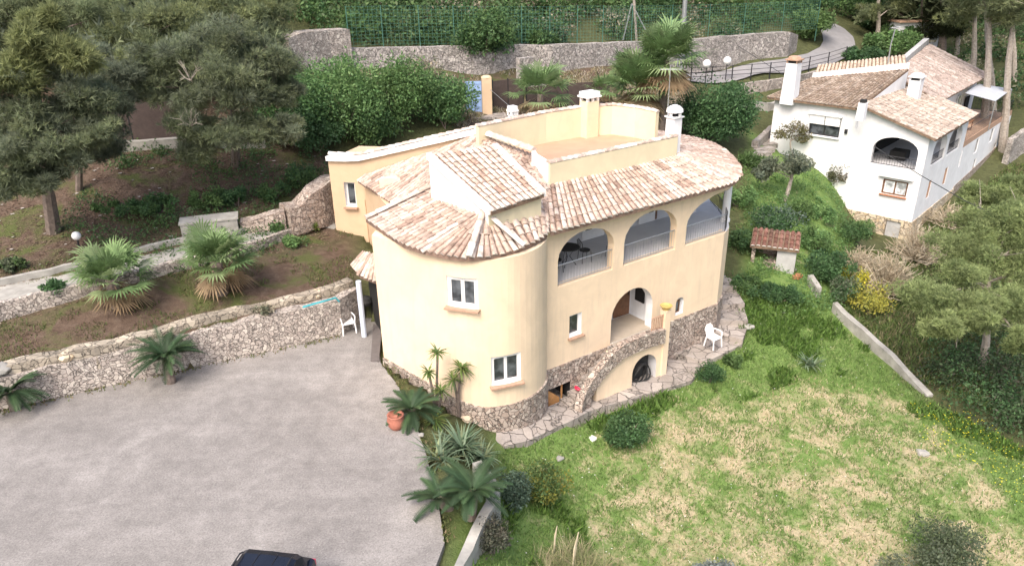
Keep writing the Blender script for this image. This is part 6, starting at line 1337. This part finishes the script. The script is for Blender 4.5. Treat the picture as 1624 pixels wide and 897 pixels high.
scatter('wildflowers', 'yellow wildflowers dotted along the right lawn margin', 'flowers', [G(1440, 640), G(1520, 650), G(1700, 760), G(1700, 880), G(1560, 760), G(1460, 700)], 420, .05, [(.75, .68, .05)], .17, None, (.6, 1.2), True)
scatter('wildflowers', 'scattered pale daisies over the lawn', 'flowers', LW2, 260, .045, [(.75, .75, .7)], .1, None, (.6, 1.2), True)
scatter('weeds', 'weeds and leaf litter on the palm bed', 'weeds', BED, 26000, .09, [(.09, .13, .04), (.17, .13, .08), (.12, .15, .05)], 0, lambda X, Y: nz(X, Y, 1.1, 2) > .1)
scatter('leaf_litter', 'brown leaf litter and twigs over the wooded slope', 'litter', SOIL, 30000, .10, [(.2, .14, .1), (.12, .08, .06), (.26, .2, .15)], .01, None, (.5, 1.2), True)
scatter('scattered_stones', 'pale stones strewn over the wooded slope', 'stones', SOIL, 500, .16, [(.5, .46, .42), (.4, .37, .34)], .03, None, (.4, 1.3), True, 'twig')
scatter('rough_grass', 'rough green grass on the slope beyond the garden wall', 'grass', [G(1335, 490), G(1480, 620), G(1700, 700), G(1900, 500), G(1800, 250), G(1600, 262), G(1460, 370), G(1350, 400)], 60000, .2, [(.10, .15, .045), (.14, .18, .06), (.08, .12, .04), (.2, .18, .1)], 0)

scatter('yard_weeds', 'weeds and litter gathered along the edges of the parking yard', 'weeds', [p-Vector((0, .0)) for p in (W(0, 668, 0).xy, W(60, 652, 0).xy, W(300, 598, 0).xy, W(540, 540, 0).xy, W(540, 528, 0).xy, W(300, 583, 0).xy, W(60, 636, 0).xy, W(0, 650, 0).xy)], 1, .05, [(.1, .12, .05)]) if False else None
rn = np.random.default_rng(5); V_ = []; C_ = []
edge = [W(a, b, 0) for a, b in ((-20, 655), (60, 636), (150, 615), (300, 583), (430, 555), (540, 531))]
edge2 = [W(a, b, 0) for a, b in ((604, 578), (632, 614), (655, 662), (676, 722), (694, 792), (705, 862))]
for E_, sgn, nn in ((edge, -1, 1500), (edge2, -1, 900)):
    for k in range(nn):
        s_ = rn.uniform(0, len(E_)-1.001); i = int(s_); p = E_[i].lerp(E_[i+1], s_-i)
        if math.sin(s_*7)+math.sin(s_*17) < -.2 and rn.random() < .8: continue
        t_ = (E_[i+1]-E_[i]).normalized(); nr = Vector((t_.y, -t_.x, 0)); off = abs(rn.normal(0, .16))*(1 if E_ is edge else -1)
        q = p+nr*off*1; a = rn.uniform(0, 6.28); sz = rn.uniform(.03, .09); d = Vector((math.cos(a), math.sin(a), 0))*sz*.35
        V_.append([tuple(q-d), tuple(q+d), tuple(q+Vector((rn.normal(0, .4)*sz, rn.normal(0, .4)*sz, sz+.01)))]); C_.append([(.12, .16, .05), (.22, .17, .1), (.16, .18, .07)][rn.integers(3)])
tag(npmesh('yard_weeds', np.array(V_), None, np.array(C_), M['leaf']), 'weeds and leaf litter gathered along the edges of the parking yard', 'weeds', None, 'stuff')

p = G(1450, 78); e = empty('garden_hut', p, 'small white hut glimpsed among the pines beyond the rear roof ridge', 'hut')
mb = MB(); mb.box((p.x, p.y+1.5, p.z+1.1), 4.2, 3, 2.6, (1, .1)); mb.build('wall', M['white'], e)
mb = MB(); mb.box((p.x, p.y+1.4, p.z+2.5), 4.6, 3.4, .18, (1, .1)); mb.build('roof', M['sill'], e)
mb = MB(); mb.box((p.x-.6, p.y-.05, p.z+.9), .9, .08, 1.9, (1, .1)); mb.build('door', M['brown'], e)
mb = MB(); mb.box((p.x+1.1, p.y+.05, p.z+1.4), .9, .08, .8, (1, .1)); mb.build('window', M['glass'], e)
scatter('dry_grass', 'dry grass and stones on the bank below the far wall', 'grass', BACKD, 30000, .16, [(.40, .34, .22), (.30, .25, .17), (.2, .2, .1), (.46, .42, .36)], 0, lambda X, Y: nz(X, Y, 1.0, 5) > -.6)
